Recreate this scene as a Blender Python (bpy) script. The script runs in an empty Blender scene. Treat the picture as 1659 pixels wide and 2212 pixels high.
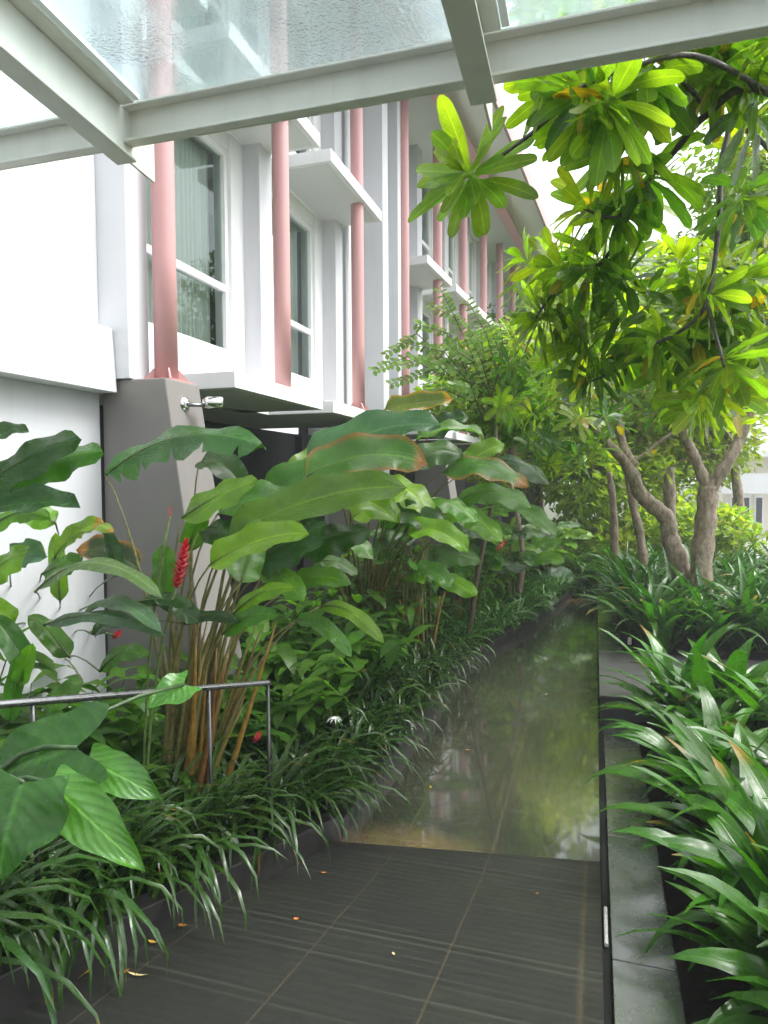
import bpy, math, random
from mathutils import Vector as V, Matrix
random.seed(11)
R = math.radians
scene = bpy.context.scene
COL = scene.collection
rnd = random.uniform

# ------------------------------------------------------------------ camera
F = 1480.0
p = V((455.5, 71, 1480)).normalized()
w = V((-.006, 1, 0)); w.z = -(w.x*p.x + w.y*p.y)/p.z; w.normalize()
xc = p.cross(w)
if xc.x < 0: xc = -xc
CAM = V((0, 0, 2.4))

def ray(x, y):
    v = V((x-829.5, 1106-y, F)); return V((v.dot(xc), v.dot(p), v.dot(w)))
def gz(x, y, z): r = ray(x, y); return CAM + r*((z-CAM.z)/r.z)
def gx(x, y, X): r = ray(x, y); return CAM + r*(X/r.x)
def gy(x, y, Y): r = ray(x, y); return CAM + r*(Y/r.y)

cd = bpy.data.cameras.new('camera'); cam = bpy.data.objects.new('camera', cd); COL.objects.link(cam)
cd.sensor_width = 36; cd.sensor_fit = 'AUTO'; cd.lens = 36*F/2212; cd.clip_end = 2000; cd.clip_start = .02
# rows of world axes in camera (r,u,f) -> camera matrix columns r,u,-f in world
m = Matrix(((xc.x, xc.y, -xc.z), (p.x, p.y, -p.z), (w.x, w.y, -w.z)))
cam.matrix_world = Matrix.Translation(CAM) @ m.to_4x4()
scene.camera = cam

# ------------------------------------------------------------------ mesh helpers
class MB:
    def __init__(s): s.v = []; s.f = []; s.uv = []; s.t = []; s.smooth = True
    def add(s, vs, fs, uvs=None, tint=(1, 1, 1)):
        b = len(s.v); s.v += [tuple(q) for q in vs]
        s.uv += uvs if uvs else [(0, 0)]*len(vs)
        s.t += [tint]*len(vs) if not isinstance(tint, list) else tint
        s.f += [tuple(i+b for i in f) for f in fs]
    def box(s, x0, x1, y0, y1, z0, z1, T=None):
        vs = [V((x, y, z)) for z in (z0, z1) for y in (y0, y1) for x in (x0, x1)]
        if T: vs = [T(q) for q in vs]
        s.add(vs, [(0, 2, 3, 1), (4, 5, 7, 6), (0, 1, 5, 4), (2, 6, 7, 3), (0, 4, 6, 2), (1, 3, 7, 5)])
    def prism(s, bot, top):
        n = len(bot); vs = list(bot)+list(top)
        fs = [tuple(range(n))[::-1], tuple(range(n, 2*n))]+[(i, (i+1) % n, n+(i+1) % n, n+i) for i in range(n)]
        s.add(vs, fs)
    def tube(s, pts, rad, n=8, tint=(1, 1, 1), cap=True):
        pts = [V(q) for q in pts]
        if not isinstance(rad, (list, tuple)): rad = [rad]*len(pts)
        vs = []; uv = []
        ref = V((0, 0, 1))
        for i, q in enumerate(pts):
            t = (pts[min(i+1, len(pts)-1)]-pts[max(i-1, 0)]).normalized()
            if abs(t.dot(ref)) > .95: ref = V((1, 0, 0)) if abs(t.x) < .9 else V((0, 1, 0))
            a = t.cross(ref).normalized(); b = t.cross(a)
            ref = a.cross(t)
            for k in range(n):
                an = 2*math.pi*k/n
                vs.append(q+(a*math.cos(an)+b*math.sin(an))*rad[i]); uv.append((k/n, i/len(pts)))
        fs = []
        for i in range(len(pts)-1):
            for k in range(n):
                fs.append((i*n+k, i*n+(k+1) % n, (i+1)*n+(k+1) % n, (i+1)*n+k))
        if cap:
            fs.append(tuple(range(n))[::-1]); e = (len(pts)-1)*n; fs.append(tuple(range(e, e+n)))
        s.add(vs, fs, uv, tint)
    def leaf(s, pts, prof, W, N, fold=.25, rip=0., tint=(1, 1, 1), cols=2, twist=0., tip=None, tear=0, ph=None):
        """blade on a midrib polyline; prof(t) gives relative half-width; N is the normal hint"""
        n = len(pts); ph = rnd(0, 6) if ph is None else ph
        rows = []; cum = [0.]
        for i in range(1, n): cum.append(cum[-1]+(pts[i]-pts[i-1]).length)
        for i, q in enumerate(pts):
            t = cum[i]/max(cum[-1], 1e-6)
            T = (pts[min(i+1, n-1)]-pts[max(i-1, 0)]).normalized()
            S = T.cross(N)
            if S.length < 1e-3: S = T.cross(V((.3, .5, .8)))
            S.normalize(); U = S.cross(T)
            if twist:
                c, sn = math.cos(twist*t), math.sin(twist*t); S, U = S*c+U*sn, U*c-S*sn
            rows.append((q, S, U, max(prof(t), .002)*W, t))
        K = [k/cols for k in range(-cols, cols+1)]
        def P(row, u, dz=0, pinch=None):
            q, S, U, h, t = row
            a = abs(u)
            r = rip*W*a*a*math.sin(ph+t*17+(2 if u > 0 else 0))
            return q+S*(u*h*math.cos(fold*a))+U*(a*h*math.sin(fold*(1.15-.5*a))+r+dz)
        def tn(t, u):
            if tip and (t > .86 or abs(u) > .93 and tip[3]): return tip[:3]
            k = 1+.12*math.sin(t*9+ph)
            return (tint[0]*k, tint[1]*k, tint[2]*k)
        if not tear:
            vs = []; uv = []; tt = []
            for row in rows:
                for u in K:
                    vs.append(P(row, u)); uv.append((u*.5+.5, row[4])); tt.append(tn(row[4], u))
            c = len(K)
            fs = [(i*c+k, i*c+k+1, (i+1)*c+k+1, (i+1)*c+k) for i in range(n-1) for k in range(c-1)]
            s.add(vs, fs, uv, tt)
        else:
            # lobes torn along the side veins
            segs = [(0, n-1, -1)]; i = 0
            while i < n-1:
                j = min(n-1, i+random.choice((1, 2, 2, 3))); segs.append((i, j, 1)); i = j
            for i, j, sg in segs:
                for _ in (0,):
                    vs = []; uv = []; tt = []; dz = rnd(-.10, .06)*W*(sg > 0)
                    us = [0, .33, .66, 1.]
                    for a in range(i, j+1):
                        for u in us:
                            q = P(rows[a], sg*u, dz*u*u)
                            f = (a-(i+j)/2)/max((j-i)/2, .5)
                            if u > .4 and sg > 0:
                                q -= (rows[min(a+1, n-1)][0]-rows[max(a-1, 0)][0]).normalized()*(f*.17*W*u*u*tear)
                            vs.append(q); uv.append((sg*u*.5+.5, rows[a][4])); tt.append(tn(rows[a][4], u))
                    m_ = j-i+1
                    fs = [(a*4+k, a*4+k+1, a*4+k+5, a*4+k+4) for a in range(m_-1) for k in range(3)]
                    if sg < 0: fs = [f[::-1] for f in fs]
                    s.add(vs, fs, uv, tt)
    def mesh(s, name, mat, off=V((0, 0, 0)), sharp=False):
        me = bpy.data.meshes.new(name)
        o = tuple(off)
        me.from_pydata([(a-o[0], b-o[1], c-o[2]) for a, b, c in s.v], [], s.f)
        ul = me.uv_layers.new(name='UVMap')
        li = [0]*len(me.loops); me.loops.foreach_get('vertex_index', li)
        fl = []
        for i in li: fl += s.uv[i]
        ul.data.foreach_set('uv', fl)
        at = me.attributes.new('tint', 'FLOAT_COLOR', 'POINT')
        fl = []
        for t in s.t: fl += (t[0], t[1], t[2], 1.)
        at.data.foreach_set('color', fl)
        if not sharp: me.polygons.foreach_set('use_smooth', [True]*len(me.polygons))
        me.materials.append(mat); me.update()
        return me
    def build(s, name, mat, parent=None, sharp=True, bevel=0, origin=None):
        off = V((0, 0, 0)); q = parent
        while q: off = off+q.location; q = q.parent
        if parent is None and origin is not None: off = V(origin)
        ob = bpy.data.objects.new(name, s.mesh(name, mat, off, sharp)); COL.objects.link(ob)
        if parent: ob.parent = parent
        elif origin is not None: ob.location = off
        if bevel:
            b = ob.modifiers.new('bevel', 'BEVEL'); b.width = bevel; b.segments = 2; b.limit_method = 'ANGLE'
        return ob

def tag(o, label=None, cat=None, group=None, kind=None):
    if label: o['label'] = label
    if cat: o['category'] = cat
    if group: o['group'] = group
    if kind: o['kind'] = kind
    return o
def empty(name, loc, label=None, cat=None, group=None):
    o = bpy.data.objects.new(name, None); COL.objects.link(o); o.location = loc; o.empty_display_size = .1
    return tag(o, label, cat, group)

# ------------------------------------------------------------------ materials
def newmat(name):
    mt = bpy.data.materials.new(name); mt.use_nodes = True
    nt = mt.node_tree; b = nt.nodes['Principled BSDF']; return mt, nt, b
def N(nt, t, **kw):
    n = nt.nodes.new(t)
    for k, v in kw.items():
        if k in n.inputs: n.inputs[k].default_value = v
        else: setattr(n, k, v)
    return n
def ramp(nt, fac, stops):
    r = N(nt, 'ShaderNodeValToRGB'); nt.links.new(fac, r.inputs[0])
    while len(r.color_ramp.elements) < len(stops): r.color_ramp.elements.new(.5)
    for e, (q, c) in zip(r.color_ramp.elements, stops):
        e.position = q; e.color = (*c, 1) if len(c) == 3 else c
    return r.outputs[0]
def g(v): return (v, v, v)
def mathn(nt, op, a, b=None, c=None):
    n = N(nt, 'ShaderNodeMath', operation=op)
    for i, q in enumerate((a, b, c)):
        if q is None: continue
        if isinstance(q, (int, float)): n.inputs[i].default_value = q
        else: nt.links.new(q, n.inputs[i])
    return n.outputs[0]
def noise(nt, vec, scale, detail=4, rough=.55):
    n = N(nt, 'ShaderNodeTexNoise'); n.inputs['Scale'].default_value = scale
    n.inputs['Detail'].default_value = detail; n.inputs['Roughness'].default_value = rough
    if vec is not None: nt.links.new(vec, n.inputs['Vector'])
    return n.outputs['Fac']
def mixc(nt, fac, a, b, mode='MIX'):
    n = N(nt, 'ShaderNodeMix', data_type='RGBA', blend_type=mode)
    for i, q in ((0, fac), (6, a), (7, b)):
        if isinstance(q, (int, float)): n.inputs[i].default_value = q
        elif isinstance(q, tuple): n.inputs[i].default_value = (*q, 1)
        else: nt.links.new(q, n.inputs[i])
    return n.outputs[2]
def bump(nt, h, strength=.3, dist=.01, b=None):
    n = N(nt, 'ShaderNodeBump'); n.inputs['Strength'].default_value = strength; n.inputs['Distance'].default_value = dist
    nt.links.new(h, n.inputs['Height'])
    if b is not None: nt.links.new(n.outputs[0], b.inputs['Normal'])
    return n.outputs[0]
def objco(nt): return N(nt, 'ShaderNodeNewGeometry').outputs['Position']

def paint(name, c, rough=.6, var=.06, bs=120, bstr=.08, stain=0.):
    mt, nt, b = newmat(name); co = objco(nt)
    n1 = noise(nt, co, 1.1, 5)
    col = mixc(nt, n1, tuple(q*(1-var) for q in c), tuple(min(1, q*(1+var)) for q in c))
    if stain:
        mp = N(nt, 'ShaderNodeMapping'); mp.inputs['Scale'].default_value = (5, 5, .35); nt.links.new(co, mp.inputs[0])
        st = ramp(nt, noise(nt, mp.outputs[0], 1.6, 5, .65), [(.5, g(0)), (.8, g(1))])
        col = mixc(nt, mathn(nt, 'MULTIPLY', st, stain), col, (.25, .25, .23))
    nt.links.new(col, b.inputs['Base Color']); b.inputs['Roughness'].default_value = rough
    bump(nt, noise(nt, co, bs, 3), bstr, .004, b)
    return mt
def metal(name, c, rough=.3):
    mt, nt, b = newmat(name); b.inputs['Base Color'].default_value = (*c, 1); b.inputs['Metallic'].default_value = 1
    nt.links.new(ramp(nt, noise(nt, objco(nt), 18, 4), [(.3, g(rough*.7)), (.7, g(rough*1.4))]), b.inputs['Roughness'])
    return mt

def leafmat(name, rough=.28, trans=.3, veins=40, midrib=.5, vb=.25, slant=.6, spec=.5, coat=.0, tgain=(1.5, 1.7, .5), vm=.16):
    mt, nt, b = newmat(name)
    at = N(nt, 'ShaderNodeAttribute', attribute_name='tint').outputs['Color']
    uv = N(nt, 'ShaderNodeUVMap').outputs[0]
    sx = N(nt, 'ShaderNodeSeparateXYZ'); nt.links.new(uv, sx.inputs[0])
    au = mathn(nt, 'ABSOLUTE', mathn(nt, 'SUBTRACT', sx.outputs[0], .5))
    n1 = noise(nt, objco(nt), 9, 4)
    c = mixc(nt, 1., at, ramp(nt, n1, [(.25, (.75, .78, .8)), (.75, (1.2, 1.15, 1.1))]), 'MULTIPLY')
    mid = ramp(nt, au, [(0, g(1)), (.045, g(.0))])
    c2 = mixc(nt, mathn(nt, 'MULTIPLY', mid, midrib), c, mixc(nt, 1., at, (2.2, 1.9, 1.9), 'MULTIPLY'))
    # side veins slanting off the midrib
    ph = mathn(nt, 'MULTIPLY', mathn(nt, 'SUBTRACT', sx.outputs[1], mathn(nt, 'MULTIPLY', au, slant)), veins*6.283)
    wv = mathn(nt, 'SINE', ph)
    vein = ramp(nt, wv, [(.75, g(0)), (1., g(1))])
    c3 = mixc(nt, mathn(nt, 'MULTIPLY', vein, vm), c2, mixc(nt, 1., c2, (1.7, 1.5, 1.4), 'MULTIPLY'))
    h = mathn(nt, 'ADD', mathn(nt, 'MULTIPLY', wv, .5), mathn(nt, 'MULTIPLY', noise(nt, objco(nt), 60, 2), .8))
    nr = bump(nt, mathn(nt, 'SUBTRACT', h, mathn(nt, 'MULTIPLY', mid, 1.5)), vb, .004, b)
    nt.links.new(c3, b.inputs['Base Color'])
    nt.links.new(ramp(nt, noise(nt, objco(nt), 25, 3), [(.3, g(rough*.6)), (.7, g(rough*1.5))]), b.inputs['Roughness'])
    b.inputs['Specular IOR Level'].default_value = spec
    b.inputs['Coat Weight'].default_value = coat; b.inputs['Coat Roughness'].default_value = .12
    tr = N(nt, 'ShaderNodeBsdfTranslucent'); nt.links.new(mixc(nt, 1., c3, tgain, 'MULTIPLY'), tr.inputs[0])
    nt.links.new(nr, tr.inputs['Normal'])
    mx = N(nt, 'ShaderNodeMixShader'); mx.inputs[0].default_value = trans
    nt.links.new(b.outputs[0], mx.inputs[1]); nt.links.new(tr.outputs[0], mx.inputs[2])
    nt.links.new(mx.outputs[0], nt.nodes['Material Output'].inputs[0])
    return mt

M = {}
M['white'] = paint('white_render', (.80, .81, .82), .7, .03, stain=.10)
M['white_shade'] = paint('shaded_white_render', (.56, .575, .60), .7, .05, stain=.2)  # white render greyed down: shade on the lower wing wall put into the colour
M['pale'] = paint('pale_grey_render', (.60, .61, .64), .7, .04, stain=.12)
M['soffit'] = paint('soffit_paint', (.66, .67, .66), .7, .03)
M['grey'] = paint('grey_render', (.19, .180, .170), .75, .07, stain=.25)
M['pink'] = paint('pink_paint', (.51, .275, .27), .45, .07, 40, .05, stain=.10)
M['fascia'] = paint('brown_pink_fascia', (.34, .235, .22), .5, .05)
M['frame'] = paint('white_frame', (.82, .83, .83), .4, .02, 60, .02)
M['steel_paint'] = paint('cream_steel', (.68, .66, .60), .42, .06, 30, .04, stain=.22)
M['steel'] = metal('stainless', (.26, .26, .27), .3)
M['post'] = metal('dull_steel', (.10, .10, .10), .4)
M['chrome'] = metal('chrome', (.75, .75, .76), .12)
M['curtain'] = paint('green_curtain', (.60, .66, .62), .9, .12, 30, .1)
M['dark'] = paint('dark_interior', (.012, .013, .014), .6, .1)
M['leaf'] = leafmat('banana_leaf', .22, .36, 44, .7, .5, .5, .5, .2, tgain=(1.9, 2.1, .4))
M['strap'] = leafmat('strap_leaf', .26, .16, 1, .35, .15, 0, .45, .08)
M['lily'] = leafmat('lily_leaf', .30, .28, 2, .35, .25, 0, .45, .05, tgain=(1.7, 2., .35))
M['fran'] = leafmat('frangipani_leaf', .30, .55, 14, .8, .25, .35, .5, .2, tgain=(1.9, 2.1, .3))
M['far'] = leafmat('tree_leaf', .36, .5, 6, .3, .1, .3, .4, tgain=(1.7, 1.9, .4))
M['ear'] = leafmat('elephant_ear_leaf', .30, .22, 7, .8, .3, .9, .5, .1, vm=.45)

mt, nt, b = newmat('plant_stem'); M['stem'] = mt
at = N(nt, 'ShaderNodeAttribute', attribute_name='tint').outputs['Color']
nt.links.new(mixc(nt, 1., at, ramp(nt, noise(nt, objco(nt), 30, 4), [(.3, g(.6)), (.7, g(1.35))]), 'MULTIPLY'), b.inputs['Base Color'])
b.inputs['Roughness'].default_value = .4; bump(nt, noise(nt, objco(nt), 80, 3), .3, .004, b)

mt, nt, b = newmat('bark'); M['bark'] = mt
co = objco(nt); mp = N(nt, 'ShaderNodeMapping'); mp.inputs['Scale'].default_value = (1, 1, .45); nt.links.new(co, mp.inputs[0])
n1 = noise(nt, mp.outputs[0], 20, 7, .7)
c1 = ramp(nt, n1, [(.28, (.05, .034, .022)), (.48, (.24, .18, .125)), (.70, (.44, .37, .29))])
c1 = mixc(nt, ramp(nt, noise(nt, co, 5, 3), [(.52, g(0)), (.7, g(.55))]), c1, (.11, .12, .055))
nt.links.new(c1, b.inputs['Base Color']); b.inputs['Roughness'].default_value = .55; bump(nt, n1, .9, .03, b)
mt, nt, b = newmat('twig_bark'); M['twig'] = mt
nt.links.new(ramp(nt, noise(nt, objco(nt), 40, 5), [(.3, (.028, .026, .022)), (.7, (.11, .10, .085))]), b.inputs['Base Color'])
b.inputs['Roughness'].default_value = .5; bump(nt, noise(nt, objco(nt), 60, 4), .6, .01, b)

mt, nt, b = newmat('soil'); M['soil'] = mt
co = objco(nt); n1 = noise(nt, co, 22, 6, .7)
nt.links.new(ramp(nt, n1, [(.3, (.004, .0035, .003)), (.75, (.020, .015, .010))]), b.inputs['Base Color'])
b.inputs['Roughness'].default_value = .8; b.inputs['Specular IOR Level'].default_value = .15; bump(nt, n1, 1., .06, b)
mt, nt, b = newmat('lawn_ground'); M['ground'] = mt
co = objco(nt); n1 = noise(nt, co, 3, 6, .7)
nt.links.new(ramp(nt, n1, [(.3, (.03, .045, .015)), (.7, (.07, .09, .03))]), b.inputs['Base Color'])
b.inputs['Roughness'].default_value = .9
M['grey_paving'] = paint('grey_paving', (.30, .30, .30), .35, .15, 12, .2)

def lines(nt, val, spacing, off, width):
    """1 on thin joint lines every `spacing` metres"""
    fr = mathn(nt, 'FRACT', mathn(nt, 'DIVIDE', mathn(nt, 'SUBTRACT', val, off), spacing))
    d = mathn(nt, 'MINIMUM', fr, mathn(nt, 'SUBTRACT', 1., fr))
    return ramp(nt, d, [(width*.5/spacing, g(1)), (width*1.0/spacing, g(0))])

# wet tiles of the level path
mt, nt, b = newmat('wet_path_tiles'); M['path'] = mt
co = objco(nt); s = N(nt, 'ShaderNodeSeparateXYZ'); nt.links.new(co, s.inputs[0])
jx = lines(nt, s.outputs[0], .585, -.612, .009); jy = lines(nt, s.outputs[1], .62, 4.3, .009)
jt = mathn(nt, 'MAXIMUM', jx, jy)
big = noise(nt, co, 1.3, 5, .6); fine = noise(nt, co, 26, 5, .65)
c = ramp(nt, big, [(.3, (.030, .034, .027)), (.55, (.050, .052, .039)), (.75, (.075, .066, .044))])
c = mixc(nt, .4, c, ramp(nt, fine, [(.3, (.026, .026, .02)), (.7, (.055, .052, .038))]))
# sandy silt washed up along the foot of the ramp and at the far end
def band(nt, v, a, b_, c_, d):
    return mathn(nt, 'MULTIPLY', ramp(nt, mathn(nt, 'MULTIPLY', mathn(nt, 'SUBTRACT', v, a), 1/(b_-a)), [(0, g(0)), (1, g(1))]),
                 ramp(nt, mathn(nt, 'MULTIPLY', mathn(nt, 'SUBTRACT', v, c_), 1/(d-c_)), [(0, g(1)), (1, g(0))]))
wob = mathn(nt, 'ADD', s.outputs[1], mathn(nt, 'MULTIPLY', noise(nt, co, 2.6, 6, .7), -.9))
xin = ramp(nt, mathn(nt, 'MULTIPLY', mathn(nt, 'ADD', s.outputs[0], 1.65), .8), [(0, g(.6)), (.45, g(1)), (.9, g(0))])
silt = mathn(nt, 'MULTIPLY', band(nt, wob, 3.4, 3.6, 3.75, 4.1), xin)
silt2 = mathn(nt, 'MULTIPLY', band(nt, wob, 12.6, 13.6, 20., 21.), .6)
c = mixc(nt, mathn(nt, 'MULTIPLY', mathn(nt, 'MAXIMUM', silt, silt2), .8), c, (.20, .135, .065))
ed = ramp(nt, mathn(nt, 'ADD', mathn(nt, 'MULTIPLY', s.outputs[0], -1), mathn(nt, 'MULTIPLY', noise(nt, co, 2, 3), .5)), [(1.25, g(0)), (1.75, g(.7))])
c = mixc(nt, mathn(nt, 'MULTIPLY', ed, .6), c, (.075, .05, .028))
c = mixc(nt, mathn(nt, 'MULTIPLY', jt, .34), c, (.15, .13, .08))
nt.links.new(c, b.inputs['Base Color'])
nt.links.new(ramp(nt, mathn(nt, 'ADD', mathn(nt, 'MULTIPLY', big, .6), mathn(nt, 'MULTIPLY', fine, .4)), [(.35, g(.03)), (.55, g(.10)), (.75, g(.30))]), b.inputs['Roughness'])
b.inputs['Specular IOR Level'].default_value = .9
b.inputs['Coat Weight'].default_value = 1.; b.inputs['Coat Roughness'].default_value = .05; b.inputs['Coat IOR'].default_value = 1.7
hh = mathn(nt, 'ADD', mathn(nt, 'MULTIPLY', noise(nt, co, 7, 3), 1.), mathn(nt, 'MULTIPLY', fine, .25))
bump(nt, mathn(nt, 'SUBTRACT', hh, mathn(nt, 'MULTIPLY', jt, .6)), .22, .02, b)

# grooved ramp tiles
mt, nt, b = newmat('grooved_ramp_tiles'); M['ramp'] = mt
co = objco(nt); s = N(nt, 'ShaderNodeSeparateXYZ'); nt.links.new(co, s.inputs[0])
jx = lines(nt, s.outputs[0], .585, -.62, .007); jt = mathn(nt, 'MAXIMUM', jx, lines(nt, s.outputs[0], 5.0, -.04, .014))
big = noise(nt, co, 1.6, 5, .6); fine = noise(nt, co, 45, 5, .7)
mp = N(nt, 'ShaderNodeMapping'); mp.inputs['Scale'].default_value = (.35, 7, 1); nt.links.new(co, mp.inputs[0])
strk = noise(nt, mp.outputs[0], 1.5, 4, .6)
gr = mathn(nt, 'SINE', mathn(nt, 'MULTIPLY', s.outputs[1], 6.283/.062))
c = ramp(nt, big, [(.3, (.013, .0145, .012)), (.7, (.025, .027, .020))])
c = mixc(nt, .5, c, ramp(nt, fine, [(.3, (.010, .010, .0095)), (.7, (.030, .029, .025))]))
gsel = ramp(nt, strk, [(.48, g(0)), (.66, g(1))])
wear = mathn(nt, 'MULTIPLY', gsel, ramp(nt, gr, [(.2, g(0)), (.9, g(1))]))
c = mixc(nt, mathn(nt, 'MULTIPLY', wear, .4), c, (.075, .08, .065))
c = mixc(nt, ramp(nt, noise(nt, co, 2.6, 4), [(.55, g(0)), (.75, g(.35))]), c, (.03, .04, .016))
c = mixc(nt, mathn(nt, 'MULTIPLY', jt, .38), c, (.085, .066, .036))
nt.links.new(c, b.inputs['Base Color'])
nt.links.new(ramp(nt, strk, [(.3, g(.6)), (.7, g(.38))]), b.inputs['Roughness']); b.inputs['Specular IOR Level'].default_value = .28
hh = mathn(nt, 'ADD', mathn(nt, 'MULTIPLY', gr, .5), mathn(nt, 'MULTIPLY', fine, .8))
bump(nt, mathn(nt, 'SUBTRACT', hh, mathn(nt, 'MULTIPLY', jt, 1.)), .16, .006, b)

# wet black stone
mt, nt, b = newmat('wet_black_stone'); M['stone'] = mt
co = objco(nt); n1 = noise(nt, co, 9, 6, .65); n2 = noise(nt, co, 60, 4, .6)
nt.links.new(ramp(nt, n1, [(.3, (.040, .042, .045)), (.7, (.10, .10, .102))]), b.inputs['Base Color'])
nt.links.new(ramp(nt, n1, [(.38, g(.07)), (.5, g(.20)), (.62, g(.42))]), b.inputs['Roughness'])
b.inputs['Specular IOR Level'].default_value = 1.; b.inputs['Coat Weight'].default_value = 1.; b.inputs['Coat Roughness'].default_value = .13; b.inputs['Coat IOR'].default_value = 1.8
bump(nt, mathn(nt, 'ADD', n1, mathn(nt, 'MULTIPLY', n2, .35)), .28, .02, b)
mt, nt, b = newmat('dark_kerb_stone'); M['kerb'] = mt
co = objco(nt); n1 = noise(nt, co, 9, 6, .65)
nt.links.new(ramp(nt, n1, [(.3, (.006, .006, .006)), (.7, (.022, .021, .018))]), b.inputs['Base Color'])
b.inputs['Roughness'].default_value = .5; bump(nt, n1, .5, .01, b)
mt, nt, b = newmat('planter_stone'); M['planter'] = mt
co = objco(nt); n1 = noise(nt, co, 7, 6, .65); n2 = noise(nt, co, 70, 4, .6)
nt.links.new(ramp(nt, n1, [(.3, (.034, .036, .036)), (.7, (.066, .066, .062))]), b.inputs['Base Color'])
b.inputs['Roughness'].default_value = .5; bump(nt, n2, .4, .006, b)

# wet canopy glass
mt, nt, b = newmat('wet_glass'); M['glass'] = mt
co = objco(nt)
wc = mixc(nt, .06, co, N(nt, 'ShaderNodeTexNoise').outputs['Color'])
vo = N(nt, 'ShaderNodeTexVoronoi', feature='SMOOTH_F1'); vo.inputs['Scale'].default_value = 75; nt.links.new(co, vo.inputs['Vector'])
n1 = noise(nt, co, 4, 2); n2 = noise(nt, co, 130, 3, .6); n3 = noise(nt, co, 48, 3, .6)
wetm = ramp(nt, noise(nt, co, 1.7, 3), [(.44, g(.05)), (.62, g(1))])
drops = ramp(nt, vo.outputs['Distance'], [(.1, g(1)), (.55, g(0))])
h = mathn(nt, 'MULTIPLY', mathn(nt, 'ADD', mathn(nt, 'MULTIPLY', drops, .5), mathn(nt, 'ADD', mathn(nt, 'MULTIPLY', n3, 1.1), mathn(nt, 'MULTIPLY', n2, .7))), wetm)
h = mathn(nt, 'ADD', h, mathn(nt, 'MULTIPLY', n1, .3))
nr = bump(nt, h, .5, .009)
rf = N(nt, 'ShaderNodeBsdfRefraction'); rf.inputs['IOR'].default_value = 1.14; rf.inputs['Roughness'].default_value = .03
rf.inputs['Color'].default_value = (.86, .93, .945, 1); nt.links.new(nr, rf.inputs['Normal'])
tp = N(nt, 'ShaderNodeBsdfTransparent'); tp.inputs[0].default_value = (.86, .93, .945, 1)
gl = N(nt, 'ShaderNodeBsdfGlossy'); gl.inputs['Roughness'].default_value = .08; nt.links.new(nr, gl.inputs['Normal'])
tl = N(nt, 'ShaderNodeBsdfTranslucent'); tl.inputs[0].default_value = (.75, .88, .88, 1)
m1 = N(nt, 'ShaderNodeMixShader'); m1.inputs[0].default_value = .52; nt.links.new(rf.outputs[0], m1.inputs[1]); nt.links.new(tp.outputs[0], m1.inputs[2])
m2 = N(nt, 'ShaderNodeMixShader'); m2.inputs[0].default_value = .035; nt.links.new(m1.outputs[0], m2.inputs[1]); nt.links.new(gl.outputs[0], m2.inputs[2])
m3 = N(nt, 'ShaderNodeMixShader'); m3.inputs[0].default_value = .045; nt.links.new(m2.outputs[0], m3.inputs[1]); nt.links.new(tl.outputs[0], m3.inputs[2])
nt.links.new(m3.outputs[0], nt.nodes['Material Output'].inputs[0])

# window glass: tinted, mirrors the garden
mt, nt, b = newmat('window_glass'); M['pane'] = mt
tp = N(nt, 'ShaderNodeBsdfTransparent'); tp.inputs[0].default_value = (.86, .91, .885, 1)
gl = N(nt, 'ShaderNodeBsdfGlossy'); gl.inputs['Roughness'].default_value = .01; gl.inputs[0].default_value = (.8, .9, .88, 1)
fr = N(nt, 'ShaderNodeFresnel'); fr.inputs[0].default_value = 1.5
mx = N(nt, 'ShaderNodeMixShader'); nt.links.new(mathn(nt, 'ADD', fr.outputs[0], .01), mx.inputs[0])
nt.links.new(tp.outputs[0], mx.inputs[1]); nt.links.new(gl.outputs[0], mx.inputs[2]); nt.links.new(mx.outputs[0], nt.nodes['Material Output'].inputs[0])

def plain(name, c, rough=.4, trans=0.):
    mt, nt, b = newmat(name)
    nt.links.new(ramp(nt, noise(nt, objco(nt), 50, 3), [(.3, tuple(q*.75 for q in c)), (.7, tuple(min(1, q*1.2) for q in c))]), b.inputs['Base Color'])
    b.inputs['Roughness'].default_value = rough
    return mt
M['red'] = plain('red_bract', (.55, .02, .035)); M['petal'] = plain('white_petal', (.85, .86, .84))
M['yellow'] = plain('yellow_leaf', (.55, .33, .04)); M['straw'] = plain('straw', (.62, .48, .22)); M['orange'] = plain('orange_leaf', (.42, .15, .03))
M['pipe'] = plain('white_plastic', (.7, .7, .68)); M['drain'] = plain('drain_slot', (.008, .008, .008), .8)
M['cream'] = paint('cream_wall', (.78, .74, .62), .8); M['glassdark'] = plain('dark_glass', (.05, .06, .07), .15)

# ------------------------------------------------------------------ ground, paths
RS, YB = .2, 4.2                      # ramp slope, foot of the ramp
def rz(y): return RS*max(0., YB-y)
def lx(y):                            # left edge of the walkway
    pts = [(-3, -2.86), (2.2, -1.955), (4.16, -1.6), (8.9, -1.53), (11.1, -.95), (13.3, -.6), (15.2, -.35)]
    for (a, b_), (c_, d) in zip(pts, pts[1:]):
        if y <= c_: return b_+(d-b_)*(y-a)/(c_-a)
    return -.35
def sheet(name, rows, mat, kind='structure'):
    mb = MB(); vs = [q for r in rows for q in r]; n = len(rows[0])
    mb.add(vs, [(i*n+k, i*n+k+1, (i+1)*n+k+1, (i+1)*n+k) for i in range(len(rows)-1) for k in range(n-1)])
    return tag(mb.build(name, mat), kind=kind)
S_ = 900
sheet('ground', [[V((-S_, -S_, -.06)), V((S_, -S_, -.06))], [V((-S_, S_, -.06)), V((S_, S_, -.06))]], M['ground'])
ys = [YB+i*.3 for i in range(35)]
sheet('path', [[V((lx(y), y, 0)), V((.05, y, 0))] for y in [4.16]+ys[1:]], M['path'])
ys2 = [-3+i*.3 for i in range(25)]
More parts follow.
